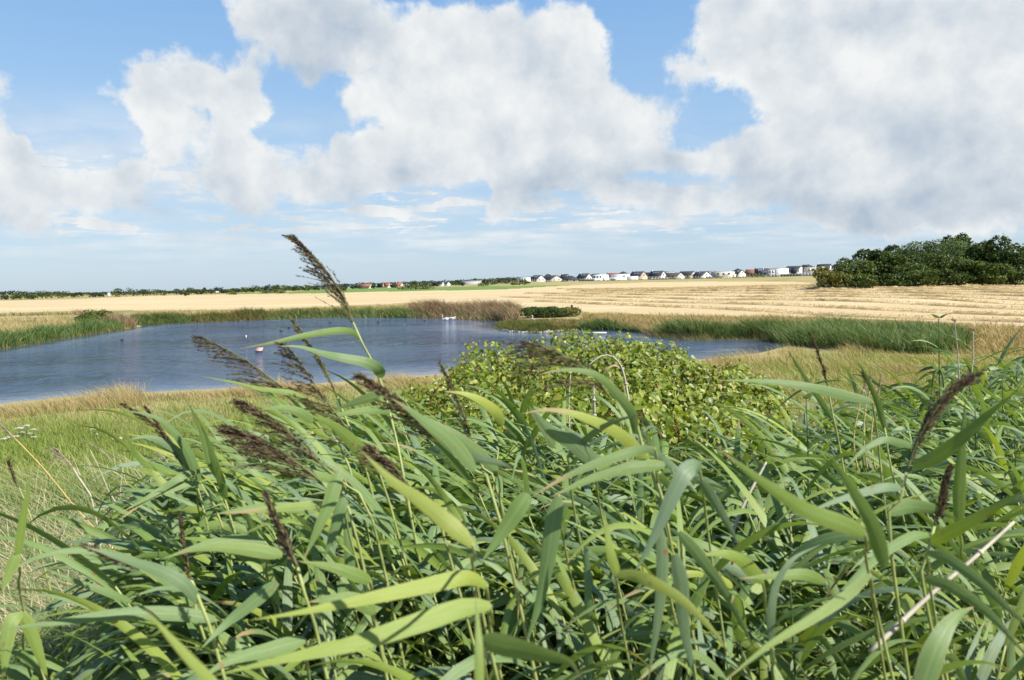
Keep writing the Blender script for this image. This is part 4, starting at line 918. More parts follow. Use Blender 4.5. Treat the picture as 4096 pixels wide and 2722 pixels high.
veg('near_green_weeds', (2950, 4200), [(2950, 1480), (3200, 1420), (4200, 1440)], [(2950, 1600), (4200, 1660)], 13000, .62, .017, 'meadow', 'green weeds mixed into the dry grass on the right slope', lean=.5, K=4)
# near bank left: meadow, pale fringe by the water
SHN = [(-700, 1762), (-300, 1692), (0, 1642), (300, 1607), (500, 1592), (700, 1582), (1000, 1564), (1300, 1547), (1600, 1522), (1900, 1502), (2300, 1482), (2800, 1475)]
dn = lambda l, o: [(x, y + o) for x, y in l]
veg('meadow_grass', (-250, 2100), dn(SHN, 2), [(-250, 2100), (300, 2060), (700, 2000), (1300, 1850), (2100, 1720)], 66000, .33, .011, 'meadow', 'mown green meadow grass on the near bank', lean=.3, K=4, rnd=(0, .85), skew=.8)
veg('fringe_grass', (-250, 2000), dn(SHN, 1), dn(SHN, 40), 17000, .70, .010, 'gold', 'tall pale dry grass fringe along the near water edge', tuft=.42, lean=.75, K=4, rnd=(.35, 1), hcurve=[(-250, .9), (0, .7), (200, .8), (350, 1), (480, 1.15), (560, 1), (650, 1.1), (760, .7), (900, 1.1), (1000, .9), (1150, 1.0), (1300, .6), (1700, .8), (2000, .5)])
veg('fringe_weeds', (-250, 1900), dn(SHN, 2), dn(SHN, 26), 2600, .4, .014, 'dock', 'rusty low weeds along the near water edge', lean=.3, K=3)

# ------------------------------------------------------------------ birds on and by the pond
white_f = plain('white_feathers', (.80, .80, .78), .7, .04, 8); grey_f = plain('grey_feathers', (.36, .38, .40), .7, .15, 8); dark_f = plain('dark_feathers', (.03, .028, .028), .6, .2, 8)
orange = plain('orange_beak', (.55, .20, .04), .5, .1, 10); legs_m = plain('bird_legs', (.22, .18, .10), .6, .1, 10)
def wpos(px, py):
    p = water_pt(px, py); return (p[0], p[1], 0.0)
def swan(px, py, rz, label, tucked=False):
    r = empty('swan', wpos(px, py), label, 'swan', 'swans on the pond', rz=rz)
    # body, neck and head in one skin, bow towards -x
    if not tucked:
        path = [(.62, 0, .24), (.5, 0, .20), (.25, 0, .16), (0, 0, .15), (-.25, 0, .15), (-.42, 0, .22), (-.50, 0, .40), (-.47, 0, .60), (-.46, 0, .78), (-.52, 0, .88), (-.60, 0, .88), (-.68, 0, .855)]
        rad = [(.02, .02), (.12, .08), (.22, .19), (.26, .23), (.22, .2), (.11, .12), (.06, .06), (.048, .048), (.046, .046), (.055, .055), (.058, .05), (.035, .03)]
        bk = [(-.67, 0, .855), (-.74, 0, .835), (-.80, 0, .82)]
    else:
        path = [(.62, 0, .26), (.5, 0, .21), (.25, 0, .17), (0, 0, .16), (-.25, 0, .16), (-.42, 0, .24), (-.47, 0, .40), (-.40, 0, .52), (-.28, 0, .50), (-.20, .02, .44), (-.12, .04, .41), (-.03, .05, .39)]
        rad = [(.02, .02), (.12, .09), (.24, .2), (.28, .25), (.24, .22), (.12, .13), (.065, .065), (.055, .055), (.055, .055), (.06, .055), (.055, .05), (.03, .03)]
        bk = [(-.04, .05, .39), (.03, .06, .375), (.08, .06, .37)]
    k = 30; mb = MB(); mb.tube(spline(path, k), np.stack([np.interp(np.linspace(0, 1, k), np.linspace(0, 1, len(rad)), [q[j] for q in rad]) for j in (0, 1)], -1), 12)
    obj('body', mb.mesh('body', True), white_f, r)
    for s in (-1, 1):
        mb = MB(); mb.tube(spline([(-.22, s * .19, .24), (.1, s * .235, .32), (.42, s * .15, .33), (.66, s * .06, .31)], 12), np.stack([np.interp(np.linspace(0, 1, 12), [0, .3, .7, 1], q) for q in ([.03, .07, .06, .01], [.08, .13, .09, .01])], -1), 8)
        obj('wing', mb.mesh('wing', True), white_f, r)
    mb = MB(); mb.tube(bk, [.022, .016, .006], 7); obj('beak', mb.mesh('beak', True), orange, r)
    return r
swan(1782, 1282, 0.15, 'left of two white swans, neck held straight up')
swan(1812, 1280, math.pi + .2, 'right of two white swans, head tucked onto its back', True)
p_ = ground([2131], [1297])[0]
hr = empty('heron', tuple(p_), 'grey heron standing upright on the grassy point before the dark shrub', 'heron', rz=0.3)
path = [(.30, 0, .40), (.22, 0, .46), (.08, 0, .56), (-.02, 0, .66), (-.06, 0, .76), (-.02, 0, .86), (.02, 0, .95), (-.02, 0, 1.03), (-.09, 0, 1.05), (-.15, 0, 1.035)]
rad = [(.02, .02), (.07, .06), (.115, .13), (.10, .12), (.06, .07), (.04, .04), (.035, .035), (.045, .045), (.045, .04), (.02, .02)]
mb = MB(); mb.tube(spline(path, 28), np.stack([np.interp(np.linspace(0, 1, 28), np.linspace(0, 1, 10), [q[j] for q in rad]) for j in (0, 1)], -1), 12); obj('body', mb.mesh('body', True), white_f, hr)
for s in (-1, 1):
    mb = MB(); mb.tube(spline([(-.04, s * .10, .68), (.08, s * .12, .60), (.24, s * .07, .46), (.36, s * .02, .36)], 10), np.stack([np.interp(np.linspace(0, 1, 10), [0, .4, 1], q) for q in ([.02, .03, .005], [.05, .09, .01])], -1), 8); obj('wing', mb.mesh('wing', True), grey_f, hr)
    mb = MB(); mb.tube([(.06, s * .04, .50), (.08, s * .04, .26), (.05, s * .04, -.03)], [.016, .011, .009], 6); mb.tube([(.05, s * .04, .0), (-.05, s * .05, -.01)], .007, 5); obj('leg', mb.mesh('leg', True), legs_m, hr)
mb = MB(); mb.tube([(-.14, 0, 1.035), (-.24, 0, 1.01), (-.31, 0, .99)], [.017, .011, .003], 7); obj('beak', mb.mesh('beak', True), orange, hr)
mb = MB(); mb.tube(spline([(-.10, 0, 1.09), (.0, 0, 1.085), (.12, 0, 1.03)], 6), [.006, .014, .013, .01, .007, .003], 5); obj('crest', mb.mesh('crest', True), dark_f, hr)
def coot(px, py, label, light=False, rz=0):
    r = empty('water_bird', wpos(px, py), label, 'water bird', 'small water birds on the pond', rz=rz)
    path = [(.22, 0, .12), (.15, 0, .09), (0, 0, .06), (-.12, 0, .07), (-.17, 0, .15), (-.185, 0, .21), (-.22, 0, .225), (-.25, 0, .22)]; rad = [.015, .06, .10, .085, .045, .045, .042, .02]
    mb = MB(); mb.tube(spline(path, 20), np.interp(np.linspace(0, 1, 20), np.linspace(0, 1, 8), rad), 10); obj('body', mb.mesh('body', True), grey_f if light else dark_f, r)
    mb = MB(); mb.tube([(-.245, 0, .22), (-.30, 0, .205)], [.016, .005], 6); obj('beak', mb.mesh('beak', True), white_f, r)
coot(1155, 1314, 'dark water bird beyond the floating hut, upper one')
coot(1124, 1327, 'dark water bird beyond the floating hut, lower one')
coot(1135, 1421, 'dark water bird low on the water right of the floating hut')
coot(488, 1363, 'dark water bird alone off the tip of the left spit')
coot(1015, 1279.5, 'pale water bird close to the far bank', True)
coot(1512, 1291, 'left of two tiny dark water birds near the swans'); coot(1698, 1285, 'tiny dark water bird just left of the swans'); coot(1320, 1292, 'tiny dark water bird off the bright reeds of the far bank')
def gull(px, py, d, label):
    p = at(px, py, d); r = empty('gull', tuple(p), label, 'gull', 'gulls in the sky', rz=.6)
    mb = MB(); mb.tube(spline([(.22, 0, 0), (.08, 0, 0), (-.1, 0, .01), (-.2, 0, .02)], 10), [.01, .035, .055, .06, .065, .06, .055, .05, .04, .01], 8); obj('body', mb.mesh('body', True), white_f, r)
    for s in (-1, 1):
        mb = MB(); mb.tube(spline([(0, 0, .03), (-.05, s * .3, .13), (.04, s * .62, .08)], 9), np.stack([np.linspace(.09, .02, 9), np.linspace(.014, .004, 9)], -1), 6); obj('wing', mb.mesh('wing', True), grey_f, r)
gull(3513, 962, 230, 'white gull flying just left above the wood'); gull(3392, 627, 260, 'grey gull flying high before the big right-hand cloud')

# ------------------------------------------------------------------ things in and round the water
x, y, z = wpos(1037, 1408)
hut = empty('floating_hut', (x, y, 0), 'floating duck hut with a weathered pink roof on the pond', 'duck hut', rz=.05); hut.scale = (.64,) * 3
pink = plain('pink_roof', (.56, .36, .32), .85, .22, 9); pale_wood = plain('pale_wood', (.55, .50, .42), .8, .15, 6); dark_wood = plain('dark_wood', (.07, .055, .04), .85, .25, 6)
mb = MB(); mb.box((0, 0, .03), (.92, .7, .12)); obj('raft', mb.mesh('raft'), dark_wood, hut)
mb = MB(); mb.box((0, .05, .17), (.7, .46, .16)); mb.poly([(-.35, -.18, .25), (.35, -.18, .25), (.35, .28, .25), (-.35, .28, .25), (-.35, .28, .52), (.35, .28, .52)], [(0, 1, 5, 4), (2, 3, 4, 5), (0, 4, 3), (1, 2, 5)]); obj('wall', mb.mesh('wall'), dark_wood, hut)
mb = MB(); V = [(-.48, -.34, .13), (.48, -.34, .13), (.46, .30, .56), (-.46, .30, .56)]; mb.add(V + [(a, b, c + .04) for a, b, c in V], [(4, 5, 6, 7), (3, 2, 1, 0), (0, 1, 5, 4), (1, 2, 6, 5), (2, 3, 7, 6), (3, 0, 4, 7)]); rf = obj('roof', mb.mesh('roof'), pink, hut)
mb = MB(); mb.box((.50, -.02, .365), (.045, .70, .05)); mb.V[-1] = np.array([[.48, -.34, .15], [.52, -.34, .15], [.48, .30, .58], [.52, .30, .58], [.48, -.34, .20], [.52, -.34, .20], [.48, .30, .63], [.52, .30, .63]]); obj('roof_edge', mb.mesh('roof_edge'), pale_wood, rf)
x, y, z = wpos(985, 1362)
pst = empty('marker_post', (x, y, 0), 'slim white and red marker post standing in the pond', 'post'); pst.scale = (.66,) * 3
mb = MB(); mb.tube([(0, 0, -.8), (0, 0, .22)], .05, 8); obj('pole', mb.mesh('pole', True), dark_wood, pst)
mb = MB(); mb.box((0, 0, .52), (.16, .05, .62)); obj('plate', mb.mesh('plate'), white_f, pst)
mb = MB(); mb.box((.03, -.028, .36), (.08, .01, .26)); obj('red_stripe', mb.mesh('red_stripe'), plain('red_paint', (.42, .10, .08), .6, .1, 5), pst)
p_ = ground([2287], [1255])[0]; q_ = at(2287, 1222, 118); h_ = q_[2] - zat(q_[0], q_[1])
dp = empty('dark_post', (q_[0], q_[1], zat(q_[0], q_[1])), 'dark wooden post peeping over the yellowish shrub', 'post')
mb = MB(); mb.tube([(0, 0, -.2), (0, 0, h_ - .35)], .09, 8); obj('pole', mb.mesh('pole', True), dark_wood, dp)
mb = MB(); mb.box((0, 0, h_ - .18), (.30, .26, .36)); mb.box((0, 0, h_ + .02), (.34, .30, .05)); obj('cap', mb.mesh('cap'), dark_wood, dp)
x, y, z = wpos(2376, 1336)
jt = empty('raft', (x, y, 0), 'half-sunk wooden raft with a white front board in the inlet', 'raft', rz=.05)
mb = MB()
for i in range(5): mb.box((0, -.2 + .34 * i, .12), (2.7, .29, .05))
obj('deck', mb.mesh('deck'), plain('grey_plank', (.22, .19, .15), .85, .2, 4), jt)
mb = MB(); mb.box((0, -.40, .11), (2.75, .05, .16)); obj('front_board', mb.mesh('front_board'), plain('white_board', (.62, .61, .58), .7, .15, 4), jt)
for s in (-1, 1): mb = MB(); mb.tube([(s * 1.0, .2, -.6), (s * 1.0, .2, .72 if s < 0 else .6)], .06, 8); obj('post', mb.mesh('post', True), dark_wood, jt)
# ragwort
yel = plain('yellow_petals', (.75, .52, .03), .7, .12, 20); stem_g = plain('green_stem', (.12, .16, .05), .7, .2, 8); leaf_g = plain('weed_leaf', (.07, .12, .03), .6, .2, 8)
def flowerheads(mb, spots, r):
    for (a, b, c) in spots:
        for i in range(9):
            an = i * 2.4; rr = r * math.sqrt(i / 9.0); p = (a + math.cos(an) * rr, b + math.sin(an) * rr, c - rr * .3)
            mb.tube([(p[0], p[1], p[2] - r * .12), p, (p[0], p[1], p[2] + r * .10)], [r * .1, r * .36, r * .12], 6)
def flower_plant(name, px, ytop, d, heads, r, mat, label, cat, group=None, ybase=None, h=None, rz=0):
    b = at(px, ytop, d); zg = zat(b[0], b[1]); hh = max(b[2] - zg, .25) if h is None else h
    root = empty(name, (b[0], b[1], zg if h is None else b[2] - h), label, cat, group)
    tips = [(x * r * 2.1 + .0, y * r * 2.0, hh * z) for x, y, z in heads]
    mb = MB()
    for tpt in tips: mb.tube(spline([(0, 0, -.05), (tpt[0] * .1, tpt[1] * .1, hh * .5), (tpt[0], tpt[1], tpt[2])], 7), np.linspace(.010, .004, 7) * max(1, d / 25), 5)
    obj('stem', mb.mesh('stem', True), stem_g, root)
    for i in range(5):
        mb = MB(); a = i * 2.4; z0 = hh * (.15 + .13 * i); L = hh * .22
        C = np.array([[[math.cos(a) * L * t_, math.sin(a) * L * t_, z0 + L * (.7 * t_ - .8 * t_ * t_)] for t_ in np.linspace(0, 1, 5)]]); S = np.array([[[-math.sin(a), math.cos(a), 0]] * 5])
        V, Q, A = ribbons(C, S, np.array([[.01, .06, .07, .045, .005]]) * L * 2, np.array([.5]), .2); mb.add(V, Q, **A); obj('leaf', mb.mesh('leaf'), leaf_g, root)
    for i, tpt in enumerate(tips):
        mb = MB(); flowerheads(mb, [tpt], r * (1 - .1 * (i % 3))); obj('flower_head', mb.mesh('flower_head', True), mat, root)
    return root
flower_plant('ragwort', 2360, 1252, 100, [(0, 0, 1), (-1, .3, .97), (1, -.3, .98), (.2, .8, .9), (-.6, -.6, .88), (.9, .6, .92)], .20, yel, 'tall yellow flowering ragwort right of the shrubs on the far side', 'flower', 'yellow flowers')
for px, y_, d, lab in ((2331, 1276, 100, 'small yellow flower left below the tall ragwort'), (2350, 1280, 99, 'small yellow flower second below the tall ragwort'), (2386, 1272, 100, 'small yellow flower right below the tall ragwort'), (2362, 1285, 97, 'lowest yellow flower under the tall ragwort')):
    flower_plant('ragwort', px, y_, d, [(0, 0, 1), (-.8, .3, .93), (.8, 0, .95)], .12, yel, lab, 'flower', 'yellow flowers')
for i, (px, y_, d) in enumerate(((3160, 1400, 46), (3175, 1422, 44), (3188, 1412, 45), (3205, 1425, 43), (3150, 1420, 45))):
    flower_plant('ragwort', px, y_, d, [(0, 0, 1), (-1, .3, .92), (1, -.2, .95), (.4, .6, .86)], .045, yel, 'small yellow flower in the dry grass by the end of the inlet', 'flower', 'yellow flowers by the inlet')
wht = plain('white_umbel', (.78, .78, .70), .8, .08, 20)
UMB = [(104, 1700, 20, 'white flower umbel at the left, topmost of its group', .055), (75, 1710, 20, 'broad white umbel second from the top in the left group', .075), (132, 1716, 20, 'white umbel at the right of the left group', .05), (88, 1727, 20, 'white umbel in the middle of the left group', .06), (119, 1732, 20, 'white umbel lower right of the left group', .05),
       (62, 1744, 19, 'white umbel crossed by the golden straw', .055), (28, 1754, 19, 'white umbel second from the left edge', .05), (15, 1777, 18.5, 'white umbel closest to the left edge', .05), (135, 1756, 19, 'lowest small white umbel right in the left group', .045),
       (376, 1714, 20, 'single white umbel in the middle of the meadow', .06), (468, 1756, 18, 'white flower head on a thick stem beside the first dark plume', .075), (385, 1736, 19.5, 'faint small white umbel below the single one', .03)]
for px, y_, d, lab, r in UMB:
    flower_plant('white_umbel', px, y_, d, [(0, 0, 1), (-.9, .3, .95), (.9, -.3, .96), (.3, .9, .97)], r * .6, wht, lab, 'flower', 'white umbels in the meadow')
for px, y_ in ((88, 1281), (108, 1277), (122, 1280), (120, 1290), (97, 1287), (300, 1266), (305, 1263), (140, 1268)):
    flower_plant('white_umbel', px, y_, 128, [(0, 0, 1), (-.9, .3, .97), (.9, -.3, .97)], .14, wht, 'tiny white umbel in the dry grass on the left spit', 'flower', 'white umbels on the left spit')

# ------------------------------------------------------------------ the leafy bush in the middle
KM = foliage('bush_leaf', [(0, (.12, .185, .018)), (.5, (.215, .285, .026)), (.84, (.33, .37, .05)), (.95, (.42, .38, .09)), (1, (.28, .12, .035))], .32, .42, .35, 1.6)
KS = plain('bush_stem', (.22, .09, .045), .6, .25, 15, .3)
KT = [(x, y - 20 + max(0, x - 2650) * .08) for x, y in [(1640, 1575), (1670, 1530), (1750, 1512), (1830, 1455), (1850, 1405), (1890, 1378), (1950, 1375), (2000, 1392), (2040, 1402), (2100, 1385), (2130, 1358), (2250, 1342), (2330, 1330), (2420, 1328), (2480, 1340), (2560, 1358), (2640, 1380), (2720, 1402), (2760, 1436), (2800, 1444), (2840, 1420), (2880, 1414), (2950, 1424), (2990, 1444), (3050, 1462), (3120, 1490), (3180, 1560)]]
def leaf9(C, along, nrm, L, Wd):
    """heart-shaped leaves folded on the midrib: centres of the base C (N,3)"""
    side = unit(np.cross(along, nrm)); n = len(C)
    def p(a, s, z): return C + along * (a * L)[:, None] + side * (s * Wd)[:, None] + nrm * (z * L)[:, None]
    V = np.stack([p(0, 0, 0), p(.45, 0, -.03), p(1, 0, -.14), p(.06, -.36, .05), p(.38, -.5, .08), p(.75, -.27, .0), p(.06, .36, .05), p(.38, .5, .08), p(.75, .27, .0)], 1)
    f = np.array([(0, 1, 4, 3), (1, 2, 5, 4), (0, 6, 7, 1), (1, 7, 8, 2)])
    Q = (np.arange(n) * 9)[:, None, None] + f[None]
    return V.reshape(-1, 3), Q.reshape(-1, 4)
def knot_bush(name, rng_px, n, dr, label, leafL, rnd_rng, drop=300, per=44):
    cx_ = at((rng_px[0] + rng_px[1]) / 2, 1600, sum(dr) / 2); root = empty(name, (cx_[0], cx_[1], zat(cx_[0], cx_[1])), label, 'shrub'); O = np.array(root.location)
    fm, sm = MB(), MB()
    for i in range(n):
        px = R_.uniform(*rng_px); d = R_.uniform(*dr) if i > n * .28 else dr[1] - R_.random() * 1.2
        y = np.interp(px, *zip(*KT)) + (dr[1] - d) / (dr[1] - dr[0]) * drop + R_.random() ** 2 * 70 + 8
        top = at(px, y, d); gx, gy = top[0] + R_.normal(0, .35), top[1] + R_.normal(0, .4); g = np.array([gx, gy, zat(gx, gy)])
        if top[2] - g[2] < .35: continue
        mid = g * .45 + top * .55 + np.array([R_.normal(0, .12), R_.normal(0, .12), .12]); droop = np.array([R_.normal(0, .16), R_.normal(0, .16), -.04])
        c = spline([g, mid, top, top + droop], 40)
        sm.tube(c[::4] - O, np.linspace(.009, .003, 10), 4)
        k = per; s = np.linspace(.30, 1, k) ** .85; idx = np.clip((s * 39).astype(int), 0, 39); B = c[idx]
        T_ = unit(np.gradient(c, axis=0))[idx]
        az_ = i * 1.7 + np.arange(k) * 2.6 + R_.normal(0, .4, k); out = np.stack([np.cos(az_), np.sin(az_), np.zeros(k)], -1)
        pet = R_.uniform(.02, .16, k); ctr = B + out * pet[:, None] + np.array([0, 0, 1.0]) * (pet * .3)[:, None]
        al = unit(out * .9 + np.array([0, 0, -.45]) + R_.normal(0, .35, (k, 3)))
        nr = unit(np.array([.22, -.42, .62])[None] + out * .35 + R_.normal(0, .36, (k, 3))); nr = unit(nr - al * (nr * al).sum(1)[:, None])
        L = leafL * R_.uniform(.6, 1.2, k) * np.where(s > .93, .6, 1)
        V, Q = leaf9(ctr - O, al, nr, L, L * R_.uniform(.66, .86, k))
        fm.add(V, Q, rnd=np.repeat(np.clip(R_.uniform(*rnd_rng, k) + R_.normal(0, .06), 0, 1), 9), t=.5, u=.5)
    obj('foliage', fm.mesh('foliage'), KM, root); obj('stem', sm.mesh('stem', True), KS, root)
knot_bush('leafy_shrub', (1800, 3110), 400, (7.6, 12.5), 'big yellow-green leafy shrub with heart-shaped leaves in front of the inlet', .092, (0, .90))
knot_bush('low_shrub', (1560, 1880), 120, (8.5, 11.5), 'low small-leaved green and reddish shrub left of the big leafy shrub', .065, (.1, .97), 200, 30)

# ------------------------------------------------------------------ rough grass between
VM['tangle'] = foliage('tangle_grass', [(0, (.12, .21, .075)), (.4, (.20, .29, .095)), (.65, (.32, .37, .12)), (.8, (.40, .33, .15)), (1, (.62, .52, .30))], .3, .5, .25, 1.3)
veg('left_tangle', (-300, 1000), [(-300, 2040), (300, 1990), (700, 1930), (1000, 1880)], [(-300, 3100), (1000, 2900)], 21000, .46, .0075, 'tangle', 'tangle of green and straw-coloured grass on the left slope', lean=.7, bend=1.1, K=6, rnd=(0, .78), jit=.4)
VM['pale_straw'] = foliage('pale_straw', [(0, (.42, .33, .17)), (.6, (.66, .55, .34)), (1, (.80, .70, .48))], .2, .6, .2, 1.1)
veg('left_straw', (-300, 900), [(-300, 2000), (900, 1900)], [(-300, 2900), (900, 2750)], 4200, .55, .0042, 'pale_straw', 'dry straw stalks leaning left on the left slope', lean=.9, bend=1.2, K=5, rnd=(.4, .95), jit=.4)
veg('right_tangle', (2050, 4500), [(2050, 1760), (2500, 1740), (3000, 1640), (4500, 1600)], [(2050, 2300), (4500, 2300)], 15000, .85, .008, 'tangle', 'tangled green and dry grass behind the reeds on the right', lean=.7, bend=.9, K=5, rnd=(0, .8), jit=.4)
veg('right_straw', (2350, 4300), [(2350, 1740), (3000, 1620), (4300, 1560)], [(2350, 2000), (4300, 2000)], 3800, 1.05, .0045, 'gold', 'pale dry grass stalks with seed heads right of the leafy shrub', lean=.7, bend=.8, K=5, rnd=(.4, .95), jit=.4)
veg('bed_floor', (-400, 4500), [(-400, 2500), (1000, 2000), (4500, 2000)], [(-400, 3600), (4500, 3600)], 9000, .42, .010, 'tangle', 'low dark undergrowth under the front reeds', lean=.6, bend=.9, K=4, rnd=(0, .4), jit=.5)

# ------------------------------------------------------------------ reeds
def reed_mat():
    t = NT('reed_leaf'); r = t.attr('rnd'); oi = t.n('ShaderNodeObjectInfo').outputs['Random']
    r = t.math('ADD', r, t.math('MULTIPLY', t.math('SUBTRACT', oi, .5), .22), True)
    c = t.ramp(r, [(0, (.135, .198, .118)), (.2, (.128, .200, .076)), (.45, (.125, .200, .042)), (.72, (.182, .248, .034)), (1, (.28, .32, .05))])
    u, tt = t.attr('u'), t.attr('t')
    st = t.n('ShaderNodeCombineXYZ'); t.l(t.math('MULTIPLY', u, 26.0), st.inputs[0]); t.l(t.math('MULTIPLY', tt, 1.6), st.inputs[1]); t.l(t.math('MULTIPLY', oi, 40.0), st.inputs[2])
    vein = t.noise(1.0, 3, vec=st.outputs[0])
    c = t.mix(t.rng(vein, .35, .75, 0, .32), c, (.22, .30, .12))
    blot = t.noise(6.0, 3); c = t.mix(t.rng(blot, .60, .78, 0, .4), c, (.18, .21, .06))
    spots = t.noise(55.0, 2); c = t.mix(t.math('MULTIPLY', t.rng(spots, .66, .72), t.rng(t.noise(9.0, 2), .45, .6)), c, (.20, .12, .05))
    edge = t.math('MULTIPLY', t.rng(t.math('ABSOLUTE', t.math('SUBTRACT', u, .5)), .40, .50), t.rng(oi, .3, .7, 0, .55)); c = t.mix(edge, c, (.27, .24, .09))
    rib = t.math('SUBTRACT', 1.0, t.rng(t.math('ABSOLUTE', t.math('SUBTRACT', u, .5)), .0, .07)); c = t.mix(t.math('MULTIPLY', rib, .35), c, (.26, .33, .13))
    dry = t.math('ADD', t.math('MULTIPLY', t.rng(tt, .82, 1.0), t.rng(oi, .25, .7)), t.math('MULTIPLY', t.rng(t.math('ADD', tt, t.math('MULTIPLY', vein, .25)), .78, .92), t.rng(oi, .93, .96)), True); c = t.mix(dry, c, (.31, .23, .11))
    tc_ = t.n('ShaderNodeVectorMath', operation='MULTIPLY'); t.l(c, tc_.inputs[0]); tc_.inputs[1].default_value = (1.5, 1.5, .55)
    return t.bsdf(c, t.rng(vein, .3, .7, .38, .56), .42, .27, tc_.outputs[0], t.bump(vein, .3, .004))
RLEAF = reed_mat()
RSTEM = plain('reed_stem', (.30, .34, .11), .5, .2, 14, .35)
DRYL = plain('dry_leaf', (.50, .36, .18), .7, .25, 14)
CANE = plain('dry_cane', (.46, .41, .31), .6, .22, 14)
PAN = foliage('plume', [(0, (.055, .028, .030)), (.4, (.12, .062, .054)), (.68, (.22, .135, .09)), (.84, (.24, .22, .09)), (1, (.24, .30, .11))], .3, .7, .2, 1.2)
PANP = foliage('old_plume', [(0, (.36, .29, .20)), (1, (.60, .51, .38))], .3, .8, .1, 1.1)
EYE = np.array([0, 0, H])
LW_T, LW_V = [0, .03, .10, .24, .5, .75, .92, 1], [.42, .62, .90, 1, .78, .42, .13, .015]
def leaf_mesh(ctrl, width, rnd, phi=0.0, twist=0.0, K=14, origin=np.zeros(3), world=True, side=None):
    C = spline(ctrl, K); T_ = unit(np.gradient(C, axis=0)); t_ = np.linspace(0, 1, K)
    if side is None:
        s0 = unit(np.cross(T_, unit(C - EYE)))
    else: s0 = unit(side[None] - T_ * (T_ @ side)[:, None])
    for i in range(1, K):
        if s0[i] @ s0[i - 1] < 0: s0[i] *= -1
    b0 = np.cross(T_, s0); a = phi + twist * t_
    S = s0 * np.cos(a)[:, None] + b0 * np.sin(a)[:, None]
    w = np.interp(t_, LW_T, LW_V) * width * .5
    V, Q, A = ribbons((C - origin)[None], S[None], w[None], np.array([rnd]), .22)
    me = mesh('leaf', V, Q, None, A, True); me.materials.append(RLEAF); return me
def child(name, me, root):
    o = bpy.data.objects.new(name, me); COL.objects.link(o); o.parent = root; return o
def panicle_mesh(rach, Lb, spread, nb, origin, lee=LEE, dark=0.0, narrow=False, m=13, green=.0, old=False):
    """rachis from foot to tip; branches comb out to leeward, strung with small dark spikelets"""
    c = spline(rach, 60); T_ = unit(np.gradient(c, axis=0)); LE = unit(np.asarray(lee, float))
    Cs, Ss, Ws, Rn = [], [], [], []
    nb, m = int(nb * .55), int(m * 1.8)
    V, Q, Tt = loft(c[::4] - origin, np.linspace(.0026, .0008, 15), 5); mb = MB(); mb.add(V, Q, Tt, rnd=.93, t=.5, u=.5)
    BC, BS, BW, BR = [], [], [], []
    for i in range(nb):
        s = (i + R_.random()) / nb; k = min(int(s * 58), 58); L = Lb * (.16 + .84 * (1 - s) ** .75) * R_.uniform(.65, 1.1)
        rndv = R_.normal(0, .17 if not narrow else .07, 3); t_ = np.linspace(0, 1, 9)[:, None]
        br = c[k] + L * (T_[k] * t_ * .92 + rndv * t_ + (LE * spread + np.array([0, 0, -.25 * spread])) * t_ ** 1.7)
        Tb = unit(np.gradient(br, axis=0)); BC.append(br); BS.append(unit(np.cross(Tb, unit(br - EYE)))); BW.append(np.linspace(.0010, .0005, 9)); BR.append(R_.uniform(.6, 1))
        sp = R_.uniform(.12, 1.0, m); p = np.stack([np.interp(sp, np.linspace(0, 1, 9), br[:, j]) for j in range(3)], -1); tb = Tb[np.clip((sp * 8).astype(int), 0, 8)]
        dr = unit(tb + R_.normal(0, .22, (m, 3))); l = R_.uniform(.006, .013, m) * (1.0 if not narrow else .9)
        p = p + R_.normal(0, .0017, (m, 3))
        Cs.append(p[:, None] + dr[:, None] * (l[:, None] * np.linspace(0, 1, 3))[..., None]); sd = unit(np.cross(dr, R_.normal(size=(m, 3))))
        Ss.append(sd[:, None].repeat(3, 1)); Ws.append(np.tile([.0004, .00105, .0002], (m, 1)) * R_.uniform(.8, 1.3, (m, 1))); Rn.append(np.clip(R_.uniform(0, 1, m) ** (1.0 + .6 * dark) + green, 0, 1))
    V, Q, A = ribbons(np.stack(BC) - origin, np.stack(BS), np.stack(BW), np.array(BR)); mb.add(V, Q, **A)
    V, Q, A = ribbons(np.concatenate(Cs) - origin, np.concatenate(Ss), np.concatenate(Ws), np.concatenate(Rn)); mb.add(V, Q, **A)
    me = mb.mesh('panicle'); me.materials.append(PANP if old else PAN); return me
REED_G = 'reeds of the front bed'
REED_L = 'green reed with long wind-bent leaves and no plume, in the dense front bed'
def foot(p, lean=.30):
    """where a stalk leaning with the wind stands in the ground"""
    h = 1.2; x = p[0] + R_.uniform(.1, .3) * lean * 2; y = p[1] + R_.uniform(-.06, .10); y = max(y, .55)
    return np.array([x, y, float(zat(x, y)) - .03])
def P3(l): return [at(*p) for p in l]
def rand_leaf(base, azim, L, w, rnd, rise=.8, droop=1.0, origin=np.zeros(3), phi=0.0, twist=0.0, wav=.0):
    d = np.array([math.cos(azim), math.sin(azim), 0]); t_ = np.linspace(0, 1, 6)
    hz = L * (t_ * .80 + .0 * t_); vz = L * (rise * t_ - droop * t_ ** 2)
    c = base + d[None] * hz[:, None] + np.array([0, 0, 1.0])[None] * vz[:, None]
    return leaf_mesh(c, w, rnd, phi, twist, 12, origin, side=np.array([-d[1], d[0], 0.0]))
